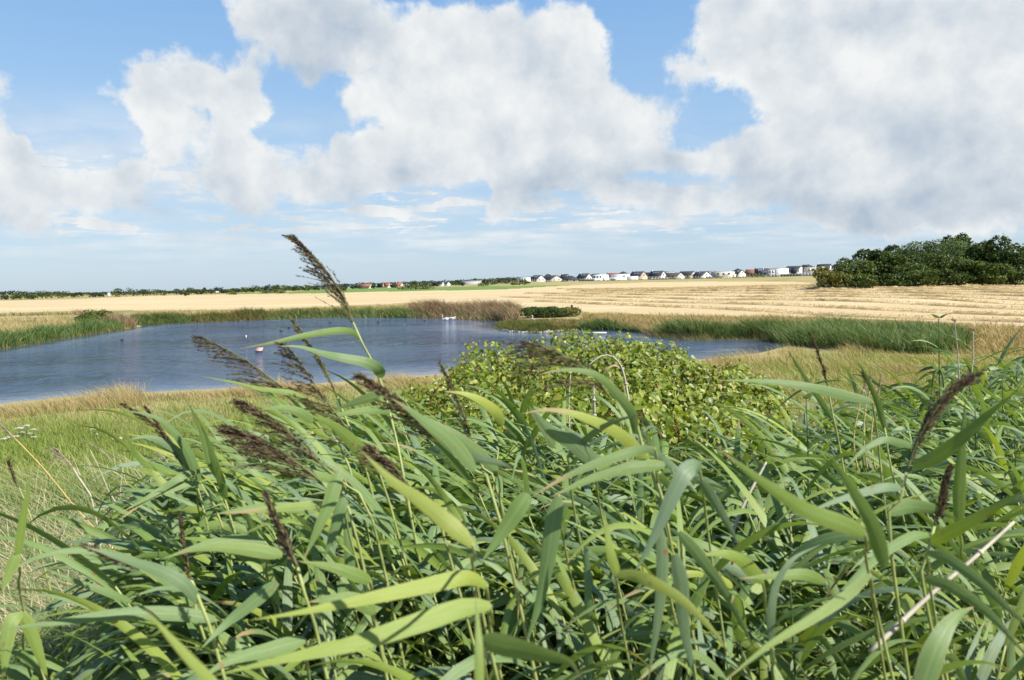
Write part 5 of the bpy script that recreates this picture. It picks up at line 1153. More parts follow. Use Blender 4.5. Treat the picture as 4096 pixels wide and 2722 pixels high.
def reed(label, stem, leaves=(), pan=None, group=None, extra=2, r0=.0052, dry=None, pan_kw=None, topleaf=False):
    """stem/leaf/plume control points are (px, py, depth) read off the photograph and turned into real points at that distance"""
    st = P3(stem); g = foot(st[0]); root = empty('reed', tuple(g), label, 'reed', group); O = g
    low = st[0]; path = [g, g * .55 + low * .45 + np.array([.05, 0, .04])] + st
    c = spline(path, 26); mb = MB(); mb.tube(c - O, np.linspace(r0, r0 * .55, 26), 7); child('stem', mb.mesh('stem', True), root).data.materials.append(RSTEM)
    for lf in leaves:
        pts, wpx, rnd = lf[0], lf[1], lf[2]; phi = lf[3] if len(lf) > 3 else 0; tw = lf[4] if len(lf) > 4 else 0
        q = P3(pts); w = max(.95 * wpx * np.mean([p[2] for p in pts]) / F_PX / max(abs(math.cos(phi + tw * .4)), .45), .006)
        child('leaf', leaf_mesh(q, w, rnd, phi, tw, 18, O), root)
    for k in range(extra):
        s = R_.uniform(.45, .8); b = c[int(s * 25)]; az_ = math.pi + R_.normal(0, .9)
        child('leaf', rand_leaf(b, az_, R_.uniform(.28, .46), R_.uniform(.016, .027), R_.uniform(.1, .7), R_.uniform(.5, 1), R_.uniform(.7, 1.4), O, R_.normal(0, .5), R_.normal(0, .6)), root)
    if pan:
        kw = dict(Lb=.12, spread=.5, nb=60, dark=.4); kw.update(pan_kw or {})
        child('panicle', panicle_mesh(P3(pan), origin=O, **kw), root)
    return root
# --- reeds with plumes
reed('tallest reed, its purple-brown plume rising alone above the horizon', [(1640, 2050, 2.2), (1590, 1780, 2.25), (1525, 1530, 2.3), (1486, 1440, 2.3), (1437, 1353, 2.3), (1412, 1290, 2.3)],
     [([(1434, 1354, 2.3), (1415, 1332, 2.28), (1380, 1323, 2.25), (1310, 1328, 2.2), (1200, 1347, 2.12), (1080, 1374, 2.05), (955, 1396, 2.0)], 31, .28, .15, -.3),
      ([(1522, 1512, 2.28), (1520, 1488, 2.22), (1490, 1460, 2.15), (1440, 1445, 2.12), (1370, 1432, 2.1), (1290, 1415, 2.05), (1200, 1388, 2.0), (1110, 1385, 1.95)], 50, .2, .1, .5),
      ([(1560, 1650, 2.27), (1500, 1640, 2.2), (1380, 1655, 2.1), (1290, 1680, 2.0)], 36, .3, .2)],
     [(1415, 1300, 2.3), (1375, 1190, 2.3), (1310, 1090, 2.3), (1240, 1010, 2.3), (1168, 943, 2.3)], None, 1, .0060, pan_kw=dict(Lb=.125, spread=.42, nb=120, m=17, dark=.8))
reed('reed with an open purple plume bent far left over the water, left of the tallest', [(1420, 1950, 2.2), (1340, 1760, 2.25), (1240, 1630, 2.3), (1165, 1575, 2.3)],
     [([(1330, 1740, 2.2), (1200, 1590, 2.15), (1050, 1560, 2.1), (930, 1530, 2.05), (812, 1507, 2.0)], 32, .72, .2),
      ([(1360, 1800, 2.2), (1180, 1650, 2.1), (1090, 1580, 2.05), (990, 1545, 2.0)], 26, .6, .3)],
     [(1170, 1580, 2.3), (1090, 1520, 2.3), (1000, 1452, 2.3), (900, 1395, 2.3), (800, 1345, 2.3)], pan_kw=dict(Lb=.115, spread=.85, nb=80, m=14, lee=(-1, .05, .0)))
reed('reed with a dark drooping plume just below and left of the tallest stem', [(1560, 2020, 2.0), (1490, 1860, 2.0), (1440, 1790, 2.0)],
     [([(1520, 1580, 1.95), (1420, 1610, 1.95), (1345, 1640, 1.95)], 42, .35, .1), ([(1500, 1880, 1.9), (1420, 1780, 1.85), (1330, 1700, 1.8), (1230, 1660, 1.75)], 66, .62, .1)],
     [(1445, 1800, 2.0), (1370, 1690, 2.0), (1280, 1570, 2.0), (1210, 1460, 2.0), (1142, 1374, 2.0)], pan_kw=dict(Lb=.12, spread=.75, nb=85, m=15, dark=.9))
reed('reed with a slim green closed plume between two dark plumes by the water', [(1470, 1900, 2.2), (1400, 1720, 2.2), (1350, 1590, 2.2)], [],
     [(1350, 1590, 2.2), (1305, 1490, 2.2), (1240, 1380, 2.2), (1172, 1280, 2.2)], pan_kw=dict(Lb=.10, spread=.12, nb=60, narrow=True, green=.35))
reed('reed with a thick dark plume close to the viewer, in front of the low shrub', [(2000, 2080, 1.45), (1900, 1880, 1.5), (1830, 1790, 1.5)],
     [([(1860, 1830, 1.5), (1760, 1740, 1.46), (1650, 1650, 1.42), (1560, 1590, 1.4)], 58, .3, .1, .4), ([(1900, 1880, 1.48), (1800, 1760, 1.44), (1690, 1680, 1.4), (1580, 1600, 1.35)], 62, .18, .5), ([(1845, 1822, 1.5), (1930, 1838, 1.5), (2010, 1858, 1.52), (2060, 1885, 1.55)], 36, .05, .2)],
     [(1830, 1795, 1.5), (1720, 1700, 1.5), (1590, 1600, 1.5), (1445, 1500, 1.5)], pan_kw=dict(Lb=.085, spread=.45, nb=85, m=16, dark=1.0))
reed('reed with a dark plume before the meadow, upper one of the pair', [(1500, 2120, 1.8), (1400, 1960, 1.8), (1310, 1880, 1.8)], [([(1370, 1930, 1.8), (1260, 1900, 1.75), (1100, 1860, 1.7), (950, 1870, 1.65)], 40, .5, .3)],
     [(1310, 1885, 1.8), (1220, 1790, 1.8), (1100, 1690, 1.8), (963, 1603, 1.8)], pan_kw=dict(Lb=.11, spread=.62, nb=85, m=15, dark=1.0, lee=(-1, 0, .15)))
reed('reed with the broadest bushy dark plume, lower one of the pair before the meadow', [(1430, 2160, 1.65), (1350, 2010, 1.65), (1290, 1930, 1.65)], [([(1385, 2050, 1.65), (1260, 2022, 1.6), (1080, 2040, 1.55), (880, 2056, 1.5)], 42, .55, .2)],
     [(1295, 1935, 1.65), (1200, 1860, 1.65), (1090, 1790, 1.65), (945, 1718, 1.65)], pan_kw=dict(Lb=.13, spread=.85, nb=115, m=16, dark=.8, lee=(-1, 0, .22)))
reed('reed with a dark plume leaning over the meadow, leftmost of the tall plumes', [(900, 2150, 2.3), (830, 1980, 2.3), (760, 1865, 2.3)],
     [([(800, 1930, 2.3), (740, 1790, 2.25), (640, 1680, 2.2), (500, 1640, 2.15)], 40, .3, .3), ([(780, 1900, 2.3), (700, 1800, 2.25), (600, 1750, 2.2), (500, 1762, 2.15)], 40, .15, .2), ([(820, 1960, 2.3), (650, 1880, 2.2), (560, 1840, 2.1), (480, 1690, 2.0)], 36, .45, .6)],
     [(760, 1865, 2.3), (690, 1770, 2.3), (610, 1690, 2.3), (500, 1620, 2.3)], pan_kw=dict(Lb=.09, spread=.3, nb=70, narrow=True, dark=.6))
reed('reed with a slim black plume right beside the leftmost tall plume', [(820, 2060, 2.25), (770, 1930, 2.25), (728, 1862, 2.25)], [],
     [(728, 1862, 2.25), (690, 1790, 2.25), (640, 1710, 2.25), (585, 1632, 2.25)], pan_kw=dict(Lb=.05, spread=.15, nb=60, narrow=True, dark=1.2))
reed('reed with a slim upright brown plume among the left leaves', [(930, 2100, 2.2), (890, 1960, 2.2), (872, 1870, 2.2)],
     [([(880, 1900, 2.2), (830, 1780, 2.15), (790, 1680, 2.1), (735, 1590, 2.05)], 26, .55, .2), ([(890, 1930, 2.2), (840, 1850, 2.15), (800, 1720, 2.1), (755, 1640, 2.05)], 30, .25, .4), ([(905, 1990, 2.2), (860, 1850, 2.1), (830, 1760, 2.05), (800, 1680, 2.0)], 34, .4, .3)],
     [(872, 1872, 2.2), (850, 1810, 2.2), (815, 1740, 2.2), (778, 1668, 2.2)], pan_kw=dict(Lb=.045, spread=.1, nb=60, narrow=True, dark=.5))
reed('reed with a dark plume hanging among the leaves below the shrub edge', [(1780, 2160, 1.7), (1710, 2030, 1.7), (1660, 1975, 1.7)], [],
     [(1660, 1975, 1.7), (1610, 1910, 1.7), (1560, 1850, 1.7), (1500, 1800, 1.7)], pan_kw=dict(Lb=.10, spread=.55, nb=85, m=15, dark=.7, green=.05))
reed('reed with a reddish plume and arching leaf in front of the leafy shrub', [(2660, 2050, 1.55), (2600, 1860, 1.58), (2555, 1745, 1.6), (2535, 1660, 1.6), (2450, 1580, 1.6)],
     [([(2540, 1735, 1.58), (2530, 1660, 1.56), (2480, 1590, 1.53), (2400, 1510, 1.5), (2320, 1483, 1.48), (2235, 1482, 1.46), (2150, 1500, 1.44)], 44, .32, .1, .3), ([(2600, 1860, 1.55), (2480, 1740, 1.5), (2330, 1668, 1.45), (2200, 1640, 1.42), (2085, 1656, 1.4)], 58, .85, .1, .4)],
     [(2440, 1590, 1.6), (2370, 1500, 1.6), (2260, 1425, 1.6), (2128, 1368, 1.6)], pan_kw=dict(Lb=.15, spread=.75, nb=62, m=13, dark=.2, lee=(-1, 0, -.55)))
reed('reed with a yellowish thin plume and bright folded leaf left of the leafy shrub', [(2000, 2000, 2.0), (1930, 1870, 2.0), (1893, 1805, 2.0)],
     [([(2010, 1700, 2.0), (1985, 1650, 1.98), (1920, 1602, 1.95), (1850, 1575, 1.92), (1775, 1566, 1.9)], 46, .97, .1, .5)],
     [(1893, 1805, 2.0), (1865, 1690, 2.0), (1825, 1580, 2.0), (1770, 1462, 2.0)], pan_kw=dict(Lb=.09, spread=.2, nb=55, narrow=True, green=.3))
reed('reed with a black plume bent to the right at the right side', [(3560, 2160, 1.45), (3600, 2010, 1.45), (3625, 1890, 1.45)],
     [([(3652, 1866, 1.45), (3740, 1832, 1.43), (3850, 1750, 1.4), (3950, 1660, 1.38), (4062, 1568, 1.35)], 62, .5, .2, .3), ([(3660, 1790, 1.6), (3600, 1772, 1.58), (3530, 1762, 1.56), (3450, 1805, 1.53), (3372, 1885, 1.5)], 34, .3, .15), ([(3612, 1953, 1.45), (3540, 1950, 1.42), (3450, 1972, 1.4), (3330, 2010, 1.36), (3205, 2062, 1.32)], 40, .06, .2), ([(3552, 2052, 1.45), (3640, 2025, 1.47), (3740, 2040, 1.5), (3830, 2080, 1.55)], 60, .25, .3)],
     [(3625, 1890, 1.45), (3660, 1790, 1.45), (3715, 1680, 1.45), (3790, 1590, 1.45), (3888, 1513, 1.45)], pan_kw=dict(Lb=.14, spread=.16, nb=85, m=18, dark=.8, lee=(1, 0, .2), narrow=True))
reed('reed with a short black upright plume at the lower right', [(3690, 2330, 1.5), (3715, 2200, 1.5), (3737, 2105, 1.5)], [([(3720, 2170, 1.5), (3800, 2130, 1.47), (3950, 2050, 1.42), (4110, 1955, 1.38)], 58, .62, .2), ([(3715, 2140, 1.5), (3640, 2150, 1.45), (3500, 2240, 1.38), (3340, 2400, 1.3), (3200, 2520, 1.22)], 44, .35, .2, .3)],
     [(3737, 2105, 1.5), (3755, 2030, 1.5), (3768, 1960, 1.5), (3792, 1880, 1.5)], pan_kw=dict(Lb=.06, spread=.15, nb=70, narrow=True, dark=.9, lee=(1, 0, 0)))
reed('reed with a thin greenish plume on an arched stem, right of the dry slope', [(3570, 1900, 2.4), (3550, 1780, 2.4), (3536, 1700, 2.4)], [([(3540, 1720, 2.4), (3510, 1610, 2.38), (3470, 1520, 2.35), (3430, 1440, 2.3)], 26, .5, .2)],
     [(3536, 1700, 2.4), (3520, 1620, 2.4), (3490, 1560, 2.4), (3450, 1490, 2.4)], pan_kw=dict(Lb=.05, spread=.1, nb=55, narrow=True, green=.3))
reed('reed with a thin dark plume standing in front of the dry slope', [(3360, 1800, 2.6), (3330, 1660, 2.6), (3312, 1550, 2.6)], [([(3330, 1680, 2.6), (3280, 1600, 2.55), (3200, 1480, 2.5), (3150, 1400, 2.45)], 26, .55, .2)],
     [(3312, 1550, 2.6), (3295, 1480, 2.6), (3270, 1400, 2.6), (3240, 1335, 2.6)], pan_kw=dict(Lb=.05, spread=.08, nb=50, narrow=True, dark=.5))
reed('reed with a narrow brown plume low among the leaves, left of centre', [(1260, 2500, 1.35), (1215, 2370, 1.35), (1190, 2270, 1.35)], [], [(1190, 2270, 1.35), (1150, 2170, 1.35), (1110, 2080, 1.35), (1070, 1985, 1.35)], pan_kw=dict(Lb=.055, spread=.15, nb=60, narrow=True, dark=.5))
reed('reed with a faint thin brown plume in the left grass tangle', [(800, 2500, 1.7), (780, 2420, 1.7), (762, 2340, 1.7)], [], [(762, 2340, 1.7), (752, 2260, 1.7), (735, 2170, 1.7), (722, 2075, 1.7)], pan_kw=dict(Lb=.04, spread=.1, nb=45, narrow=True))
reed('reed with a slim grey-brown plume lying along a blue-green leaf at lower left', [(830, 2480, 1.4), (720, 2330, 1.4), (595, 2277, 1.4)], [([(792, 2412, 1.4), (740, 2340, 1.38), (650, 2288, 1.36), (490, 2235, 1.3), (328, 2183, 1.25)], 56, .08, .1, .3), ([(525, 2410, 1.5), (440, 2375, 1.47), (300, 2325, 1.43), (160, 2268, 1.4)], 32, .25, .2)],
     [(595, 2277, 1.4), (520, 2255, 1.4), (430, 2220, 1.4), (338, 2184, 1.4)], pan_kw=dict(Lb=.04, spread=.1, nb=45, narrow=True))
reed('reed with a small dark plume near the left edge', [(120, 2060, 2.4), (95, 2000, 2.4), (75, 1952, 2.4)], [], [(75, 1952, 2.4), (60, 1915, 2.4), (48, 1885, 2.4), (36, 1850, 2.4)], pan_kw=dict(Lb=.03, spread=.1, nb=35, narrow=True), extra=1)
o = empty('old_reed', tuple(foot(at(375, 2030, 5.0))), 'dead straw-coloured reed with a pale feathery plume in the left grass', 'reed'); O = np.array(o.location)
c = spline([O, at(375, 2030, 5.0), at(325, 1930, 5.0), at(292, 1872, 5.0)], 14); mb = MB(); mb.tube(c - O, .006, 6); child('stem', mb.mesh('stem', True), o).data.materials.append(CANE)
child('panicle', panicle_mesh([at(292, 1872, 5.0), at(275, 1850, 5.0), at(250, 1825, 5.0), at(230, 1800, 5.0)], .14, .6, 60, O, old=True, m=14), o)

# --- reeds known by one big leaf: (label, leaves)
LONE = [
 ('reed with the broad yellow leaf sweeping left at the bottom centre', [([(1945, 2345, 1.15), (1905, 2320, 1.14), (1850, 2312, 1.12), (1700, 2345, 1.08), (1450, 2400, 1.02), (1200, 2450, .98), (1000, 2482, .95)], 72, .98, .1, .2)]),
 ('reed with the widest yellow-green leaf, lowest sweeping left at bottom centre', [([(1960, 2425, 1.1), (1860, 2430, 1.08), (1650, 2500, 1.03), (1400, 2580, .98), (1120, 2640, .93), (850, 2705, .9)], 92, .82, .1, .2)]),
 ('reed with a wide blurred leaf bending over at the bottom edge, right of centre', [([(1930, 2560, 1.0), (2050, 2590, .97), (2180, 2620, .94), (2280, 2650, .92), (2325, 2720, .9)], 92, .55, .1, .4)]),
 ('nearest thick upright reed stem crossing the bottom edge at the centre', [([(1918, 2800, .82), (1916, 2600, .84), (1910, 2480, .86), (1900, 2370, .88)], 42, .6)]),
 ('reed with a thick pale leaf slanting across the middle, blurred and near', [([(1890, 2180, .92), (1800, 2100, .92), (1690, 2010, .93), (1570, 1925, .94), (1440, 1800, .95)], 74, .88, .1)]),
 ('reed with the long level leaf pointing left, lower left', [([(860, 2480, 1.5), (760, 2462, 1.48), (600, 2452, 1.44), (430, 2462, 1.4), (220, 2492, 1.34), (-20, 2520, 1.3)], 62, .33, .1, .1)]),
 ('reed with a blurred thin yellowish leaf slanting down in the lower left', [([(880, 2760, .72), (780, 2660, .73), (680, 2550, .74), (575, 2430, .75)], 46, .78)]),
 ('reed with a dark green upright blade at the left edge', [([(70, 2230, 1.5), (85, 2120, 1.5), (105, 2000, 1.5), (125, 1880, 1.5)], 34, .56, .3), ([(68, 2215, 1.5), (45, 2270, 1.49), (25, 2320, 1.48), (8, 2372, 1.47)], 46, .5, .2)]),
 ('reed with two dark green leaves hanging down in the lower left corner', [([(86, 2452, 1.6), (45, 2490, 1.58), (25, 2600, 1.56), (12, 2740, 1.54)], 60, .55, .2), ([(88, 2450, 1.6), (125, 2530, 1.6), (165, 2640, 1.6), (195, 2740, 1.6)], 52, .6, .2)]),
 ('reed with a pale leaf hanging straight down left of centre', [([(1362, 1888, 1.5), (1345, 1925, 1.49), (1315, 2020, 1.47), (1270, 2120, 1.45), (1212, 2245, 1.43)], 62, .38, .1), ([(1375, 1990, 1.55), (1358, 2050, 1.54), (1330, 2140, 1.53), (1290, 2250, 1.52)], 50, .3, .2)]),
 ('reed with a bright leaf ending at a cane joint, left of centre', [([(1482, 2325, 1.4), (1420, 2300, 1.38), (1330, 2270, 1.36), (1190, 2245, 1.33)], 58, .5, .1)]),
 ('reed with a long grey-green leaf hanging down in the centre', [([(2235, 1985, 1.35), (2215, 2080, 1.34), (2195, 2220, 1.33), (2160, 2400, 1.32), (2100, 2595, 1.3)], 74, .35, .1, .2), ([(2110, 1975, 1.4), (2070, 2040, 1.39), (2010, 2130, 1.38), (1925, 2250, 1.36)], 78, .42, .1)]),
 ('reed with a blue-grey leaf folding over and hanging, right of centre', [([(2800, 1885, 1.35), (2780, 1868, 1.33), (2745, 1885, 1.3), (2690, 1985, 1.28), (2620, 2140, 1.26), (2530, 2310, 1.24)], 74, .03, .1, .2), ([(2805, 1925, 1.38), (2850, 1990, 1.38), (2905, 2085, 1.37), (2962, 2195, 1.36)], 46, .06, .2)]),
 ('reed with a yellow-green leaf arching down to the right near the bottom', [([(2462, 2302, 1.25), (2520, 2300, 1.24), (2600, 2325, 1.22), (2720, 2395, 1.2), (2840, 2510, 1.18), (2930, 2630, 1.16)], 54, .88, .1), ([(2472, 2310, 1.25), (2445, 2220, 1.25), (2428, 2130, 1.26), (2415, 2040, 1.27)], 42, .85, .2)]),
 ('reed with two blue-grey leaves hanging to the bottom edge', [([(2640, 2110, 1.3), (2650, 2260, 1.28), (2635, 2450, 1.26), (2590, 2740, 1.24)], 54, .08, .1), ([(2700, 2220, 1.3), (2725, 2340, 1.29), (2738, 2520, 1.28), (2790, 2760, 1.26)], 66, .04, .1)]),
 ('reed with a wavy grey-green leaf slanting down right of the hanging pair', [([(2715, 2130, 1.35), (2800, 2230, 1.33), (2900, 2370, 1.31), (3030, 2620, 1.28)], 52, .3, .1, .4)]),
 ('reed with a glaucous arched leaf before the dark hollow on the right', [([(3085, 2580, 1.2), (3085, 2450, 1.2), (3110, 2330, 1.21), (3175, 2235, 1.22), (3285, 2178, 1.24)], 36, .05, .1)]),
 ('reed with a long straight leaf rising from the bottom edge to the right', [([(3480, 2300, 1.1), (3380, 2390, 1.08), (3260, 2470, 1.05), (3080, 2580, 1.0), (2880, 2740, .96)], 48, .5, .1)]),
 ('reed with the long pale leaf slanting down right of centre, very near', [([(3460, 2140, 1.02), (3380, 2100, 1.0), (3230, 2045, .98), (3060, 1935, .95), (2860, 1785, .92)], 76, .52, .1, .1), ([(3540, 2270, 1.05), (3490, 2100, 1.04), (3410, 1960, 1.03), (3300, 1790, 1.02)], 66, .6, .1)]),
 ('reed with two long leaves falling to the right edge', [([(3705, 2212, 1.15), (3790, 2235, 1.13), (3920, 2330, 1.1), (4050, 2450, 1.07), (4180, 2560, 1.05)], 50, .3, .1), ([(3700, 2318, 1.1), (3800, 2345, 1.08), (3950, 2450, 1.05), (4120, 2640, 1.0)], 54, .38, .1)]),
 ('reed with a broad striped leaf rising from the bottom right', [([(3680, 2780, 1.15), (3740, 2600, 1.17), (3810, 2480, 1.2), (3900, 2425, 1.24)], 92, .25, .1, .2)]),
 ('reed with a tall upright bright leaf at the right', [([(3835, 2110, 1.65), (3838, 1960, 1.65), (3848, 1800, 1.65), (3862, 1588, 1.65)], 50, .66, .1)]),
 ('reed with a long level leaf pointing left before the leafy shrub', [([(3488, 1606, 1.9), (3400, 1588, 1.88), (3250, 1552, 1.84), (3080, 1528, 1.8), (2875, 1522, 1.75)], 44, .25, .2, .2)]),
 ('reed with a pointed blue-green leaf standing before the leafy shrub', [([(2380, 1850, 1.5), (2290, 1770, 1.48), (2200, 1720, 1.46), (2110, 1620, 1.44)], 76, .2, .1), ([(2215, 1790, 1.6), (2190, 1740, 1.59), (2150, 1680, 1.58), (2112, 1622, 1.57)], 40, .05, .3)]),
 ('reed with a slim grey leaf pointing right before the leafy shrub', [([(2270, 1830, 1.5), (2360, 1745, 1.48), (2450, 1690, 1.46), (2585, 1652, 1.44)], 32, .03, .3)]),
 ('reed with long straight leaves lying level across the centre', [([(2620, 1795, 1.3), (2540, 1805, 1.3), (2400, 1850, 1.28), (2260, 1910, 1.26), (2130, 1985, 1.24)], 46, .25, .1), ([(2660, 1860, 1.32), (2540, 1868, 1.3), (2380, 1910, 1.28), (2200, 1990, 1.25)], 58, .35, .1)]),
 ('reed with a pair of broad leaves pointing up left of the leafy shrub', [([(1990, 1890, 1.6), (1900, 1800, 1.58), (1790, 1720, 1.55), (1640, 1655, 1.52)], 52, .2, .1, .4), ([(1250, 1690, 1.9), (1200, 1650, 1.88), (1120, 1632, 1.85), (1040, 1640, 1.82)], 40, .4, .2)]),
 ('reed with long wind-swept leaves over the left grass tangle', [([(780, 1885, 2.2), (720, 1912, 2.15), (610, 1980, 2.1), (490, 2048, 2.0)], 32, .25, .2), ([(800, 1930, 2.2), (700, 1950, 2.15), (600, 1990, 2.1), (480, 2080, 2.0)], 34, .18, .4), ([(1270, 2040, 1.7), (1130, 2030, 1.65), (990, 2035, 1.6), (850, 2060, 1.55)], 46, .38, .2)]),
 ('reed with two bright leaves reaching left across the lower left', [([(1060, 2170, 1.6), (960, 2160, 1.57), (820, 2180, 1.52), (640, 2240, 1.46)], 48, .4, .2), ([(1130, 2220, 1.5), (1000, 2200, 1.47), (860, 2190, 1.43), (700, 2215, 1.4)], 60, .45, .1)]),
 ('reed with broad leaves spreading at the bottom left of centre', [([(1220, 2560, 1.3), (1080, 2600, 1.25), (930, 2640, 1.2), (780, 2722, 1.15)], 70, .42, .1), ([(1110, 2330, 1.4), (1000, 2420, 1.38), (900, 2500, 1.36), (800, 2600, 1.32)], 60, .3, .2), ([(1500, 2450, 1.3), (1420, 2400, 1.28), (1330, 2395, 1.26), (1230, 2410, 1.24)], 66, .33, .1)]),
 ('reed with dark glossy leaves at the lower right of centre', [([(3050, 2330, 1.4), (2960, 2240, 1.38), (2880, 2215, 1.36), (2790, 2225, 1.34)], 60, .6, .2), ([(3300, 2330, 1.35), (3220, 2300, 1.33), (3100, 2305, 1.3), (2960, 2315, 1.27)], 52, .4, .1)]),
]
for lab, lv in LONE:
    b = lv[0][0][0]; rt = reed(lab, [(b[0] + 30, min(b[1] + 230, 3300), b[2] + .30), (b[0] + 10, b[1] + 60, b[2] + .07), b], lv, None, None, 2 if b[2] > 1.2 else 0, .0040)

# --- the rest of the bed: a handful of stalks, copied
protos = []
for k in range(10):
    Hs = R_.uniform(1.05, 1.3); root = empty('reed', (0, 0, 0), REED_L, 'reed', REED_G)
    c = spline([(0, 0, -.05), (-.03, .01, Hs * .4), (-.13, .02, Hs * .78), (-.24, .02, Hs)], 20); mb = MB(); mb.tube(c, np.linspace(.0052, .0028, 20), 6)
    child('stem', mb.mesh('stem', True), root).data.materials.append(RSTEM)
    nl = 12
    for i in range(nl):
        s = .40 + .60 * i / (nl - 1); b = c[min(int(s * 19), 19)]; az_ = math.pi + (.42 if i % 2 else -.42) + R_.normal(0, .45)
        top = i >= nl - 2
        child('leaf', rand_leaf(b, az_, R_.uniform(.40, .66) * (.85 if top else 1), R_.uniform(.021, .035), np.clip(R_.normal(.42, .2), 0, .8), R_.uniform(.75, 1.25) if top else R_.uniform(.45, .95), R_.uniform(.4, .9) if top else R_.uniform(.3, 1.3), phi=R_.normal(0, .5), twist=R_.normal(0, .8)), root)
    protos.append((root, c[-1]))
def copy_thing(src, loc, rz, sc):
    r = src.copy(); COL.objects.link(r); r.location = loc; r.rotation_euler = (R_.normal(0, .06), R_.normal(0, .06), rz); r.scale = (sc,) * 3
    for ch in src.children:
        c2 = ch.copy(); COL.objects.link(c2); c2.parent = r
    return r
BED = [(-300, 2120), (0, 2180), (150, 2330), (330, 2420), (450, 2250), (560, 2060), (660, 1930), (760, 1850), (900, 1790), (1100, 1710), (1300, 1640), (1500, 1620), (1700, 1630), (1900, 1650), (2100, 1680), (2300, 1690), (2500, 1690), (2650, 1750), (2800, 1810), (3000, 1790), (3150, 1740), (3300, 1640), (3500, 1580), (3700, 1490), (3900, 1430), (4096, 1380), (4400, 1360)]
DY, DD = [1440, 1650, 1900, 2200, 2500, 2900], [5.6, 4.1, 2.8, 2.05, 1.7, 1.5]
NF = 250; first = 0; tries = 0; made = 0
while made < NF and tries < 4000:
    tries += 1
    px = R_.uniform(-250, 4350); c0 = np.interp(px, *zip(*BED)); y = c0 + R_.random() ** 1.25 * (2950 - c0)
    if px < 680 and R_.random() < (.9 if y < 2560 else .75): continue
    if 680 <= px < 950 and 1900 < y < 2560 and R_.random() < .45: continue
    d = np.interp(y, DY, DD) * R_.uniform(.95, 1.3); tp = at(px, y, d)
    pr, tip = protos[made % 10]
    rz = R_.normal(0, .45) if px < 2000 else R_.uniform(-2.8, 2.8)
    cs, sn = math.cos(rz), math.sin(rz); g = np.array([tp[0], tp[1]])
    sc = 1.0
    for _ in range(2):
        g = tp[:2] - sc * np.array([tip[0] * cs - tip[1] * sn, tip[0] * sn + tip[1] * cs]); zg = float(zat(g[0], g[1])); sc = (tp[2] - zg) / tip[2]
    if g[1] < .75 or sc < .35 or sc > 1.7: continue
    sc_use = min(max(sc, .72), 1.12); z0 = tp[2] - tip[2] * sc_use
    if z0 > zg + .02: sc_use = sc; z0 = zg
    if made < 10:
        pr.location = (g[0], g[1], z0); pr.rotation_euler = (0, 0, rz); pr.scale = (sc_use,) * 3
    else: copy_thing(pr, (g[0], g[1], z0), rz, sc_use)
    made += 1

# lower leaves deep in the bed
n = 4600; px = R_.uniform(-300, 4400, n); c0 = np.interp(px, *zip(*BED)); y = c0 + 70 + R_.random(n) * (3000 - c0); d = np.interp(y, DY, DD) * R_.uniform(1.05, 1.5, n)
TP = np.array([0, 0, H]) + pix_dir(px, y) * d[:, None]; TP[:, 2] -= R_.uniform(.06, .5, n)
keep = (TP[:, 2] > zat(TP[:, 0], TP[:, 1]) + .1) & (TP[:, 1] > 1.0) & (np.sin(TP[:, 0] * 5.1 + 2 * np.sin(TP[:, 1] * 3)) * np.sin(TP[:, 1] * 6.3 + TP[:, 0]) > -.38) & ~((px < 740) & (R_.random(len(px)) < np.where(y < 2560, .93, .72))); TP = TP[keep]; n = len(TP)
az_ = math.pi + R_.normal(0, 1.0, n) + np.where(px[keep] > 2100, R_.normal(0, 1.2, n), 0); L = R_.uniform(.30, .54, n); dirn = np.stack([np.cos(az_), np.sin(az_), np.zeros(n)], -1); t_ = np.linspace(0, 1, 8)
ri, dr = R_.uniform(.1, 1.0, n), R_.uniform(.3, 1.5, n)
C = TP[:, None] + dirn[:, None] * (L[:, None] * t_ * .8)[..., None]; C[..., 2] += L[:, None] * (ri[:, None] * t_ - dr[:, None] * t_ ** 2)
ph = R_.normal(0, .6, n); S = np.stack([-np.sin(az_) * np.cos(ph), np.cos(az_) * np.cos(ph), np.sin(ph)], -1)[:, None].repeat(8, 1)
V, Q, A = ribbons(C, S, np.interp(t_, LW_T, LW_V)[None] * R_.uniform(.011, .020, n)[:, None], np.clip(R_.normal(.46, .26, n), 0, 1), .2)
tag(obj('reed_undergrowth', mesh('reed_undergrowth', V, Q, None, A, True), RLEAF), 'mass of lower reed leaves in the shade of the front bed', 'reeds', kind='stuff')

n = 3600; px = R_.uniform(650, 4400, n); c0 = np.interp(px, *zip(*BED)); y = c0 + 15 + R_.random(n) ** 1.3 * 600; d = np.interp(y, DY, DD) * R_.uniform(1.0, 1.35, n)
TP = np.array([0, 0, H]) + pix_dir(px, y) * d[:, None]; keep = (TP[:, 1] > 1.7); TP = TP[keep]; n = len(TP)
az_ = np.where(px[keep] < 2200, math.pi + R_.normal(0, .75, n), math.pi + R_.normal(0, 1.5, n)); L = R_.uniform(.32, .58, n); dirn = np.stack([np.cos(az_), np.sin(az_), np.zeros(n)], -1); t_ = np.linspace(0, 1, 9)
ri, dr = R_.uniform(.3, 1.2, n), R_.uniform(.4, 1.7, n)
C = TP[:, None] + dirn[:, None] * (L[:, None] * t_ * .85)[..., None]; C[..., 2] += L[:, None] * (ri[:, None] * t_ - dr[:, None] * t_ ** 2) - .12
ph = R_.normal(0, .7, n); S = np.stack([-np.sin(az_) * np.cos(ph), np.cos(az_) * np.cos(ph), np.sin(ph)], -1)[:, None].repeat(9, 1)
V, Q, A = ribbons(C, S, np.interp(t_, LW_T, LW_V)[None] * R_.uniform(.011, .019, n)[:, None], np.clip(R_.normal(.46, .26, n), 0, 1), .22)
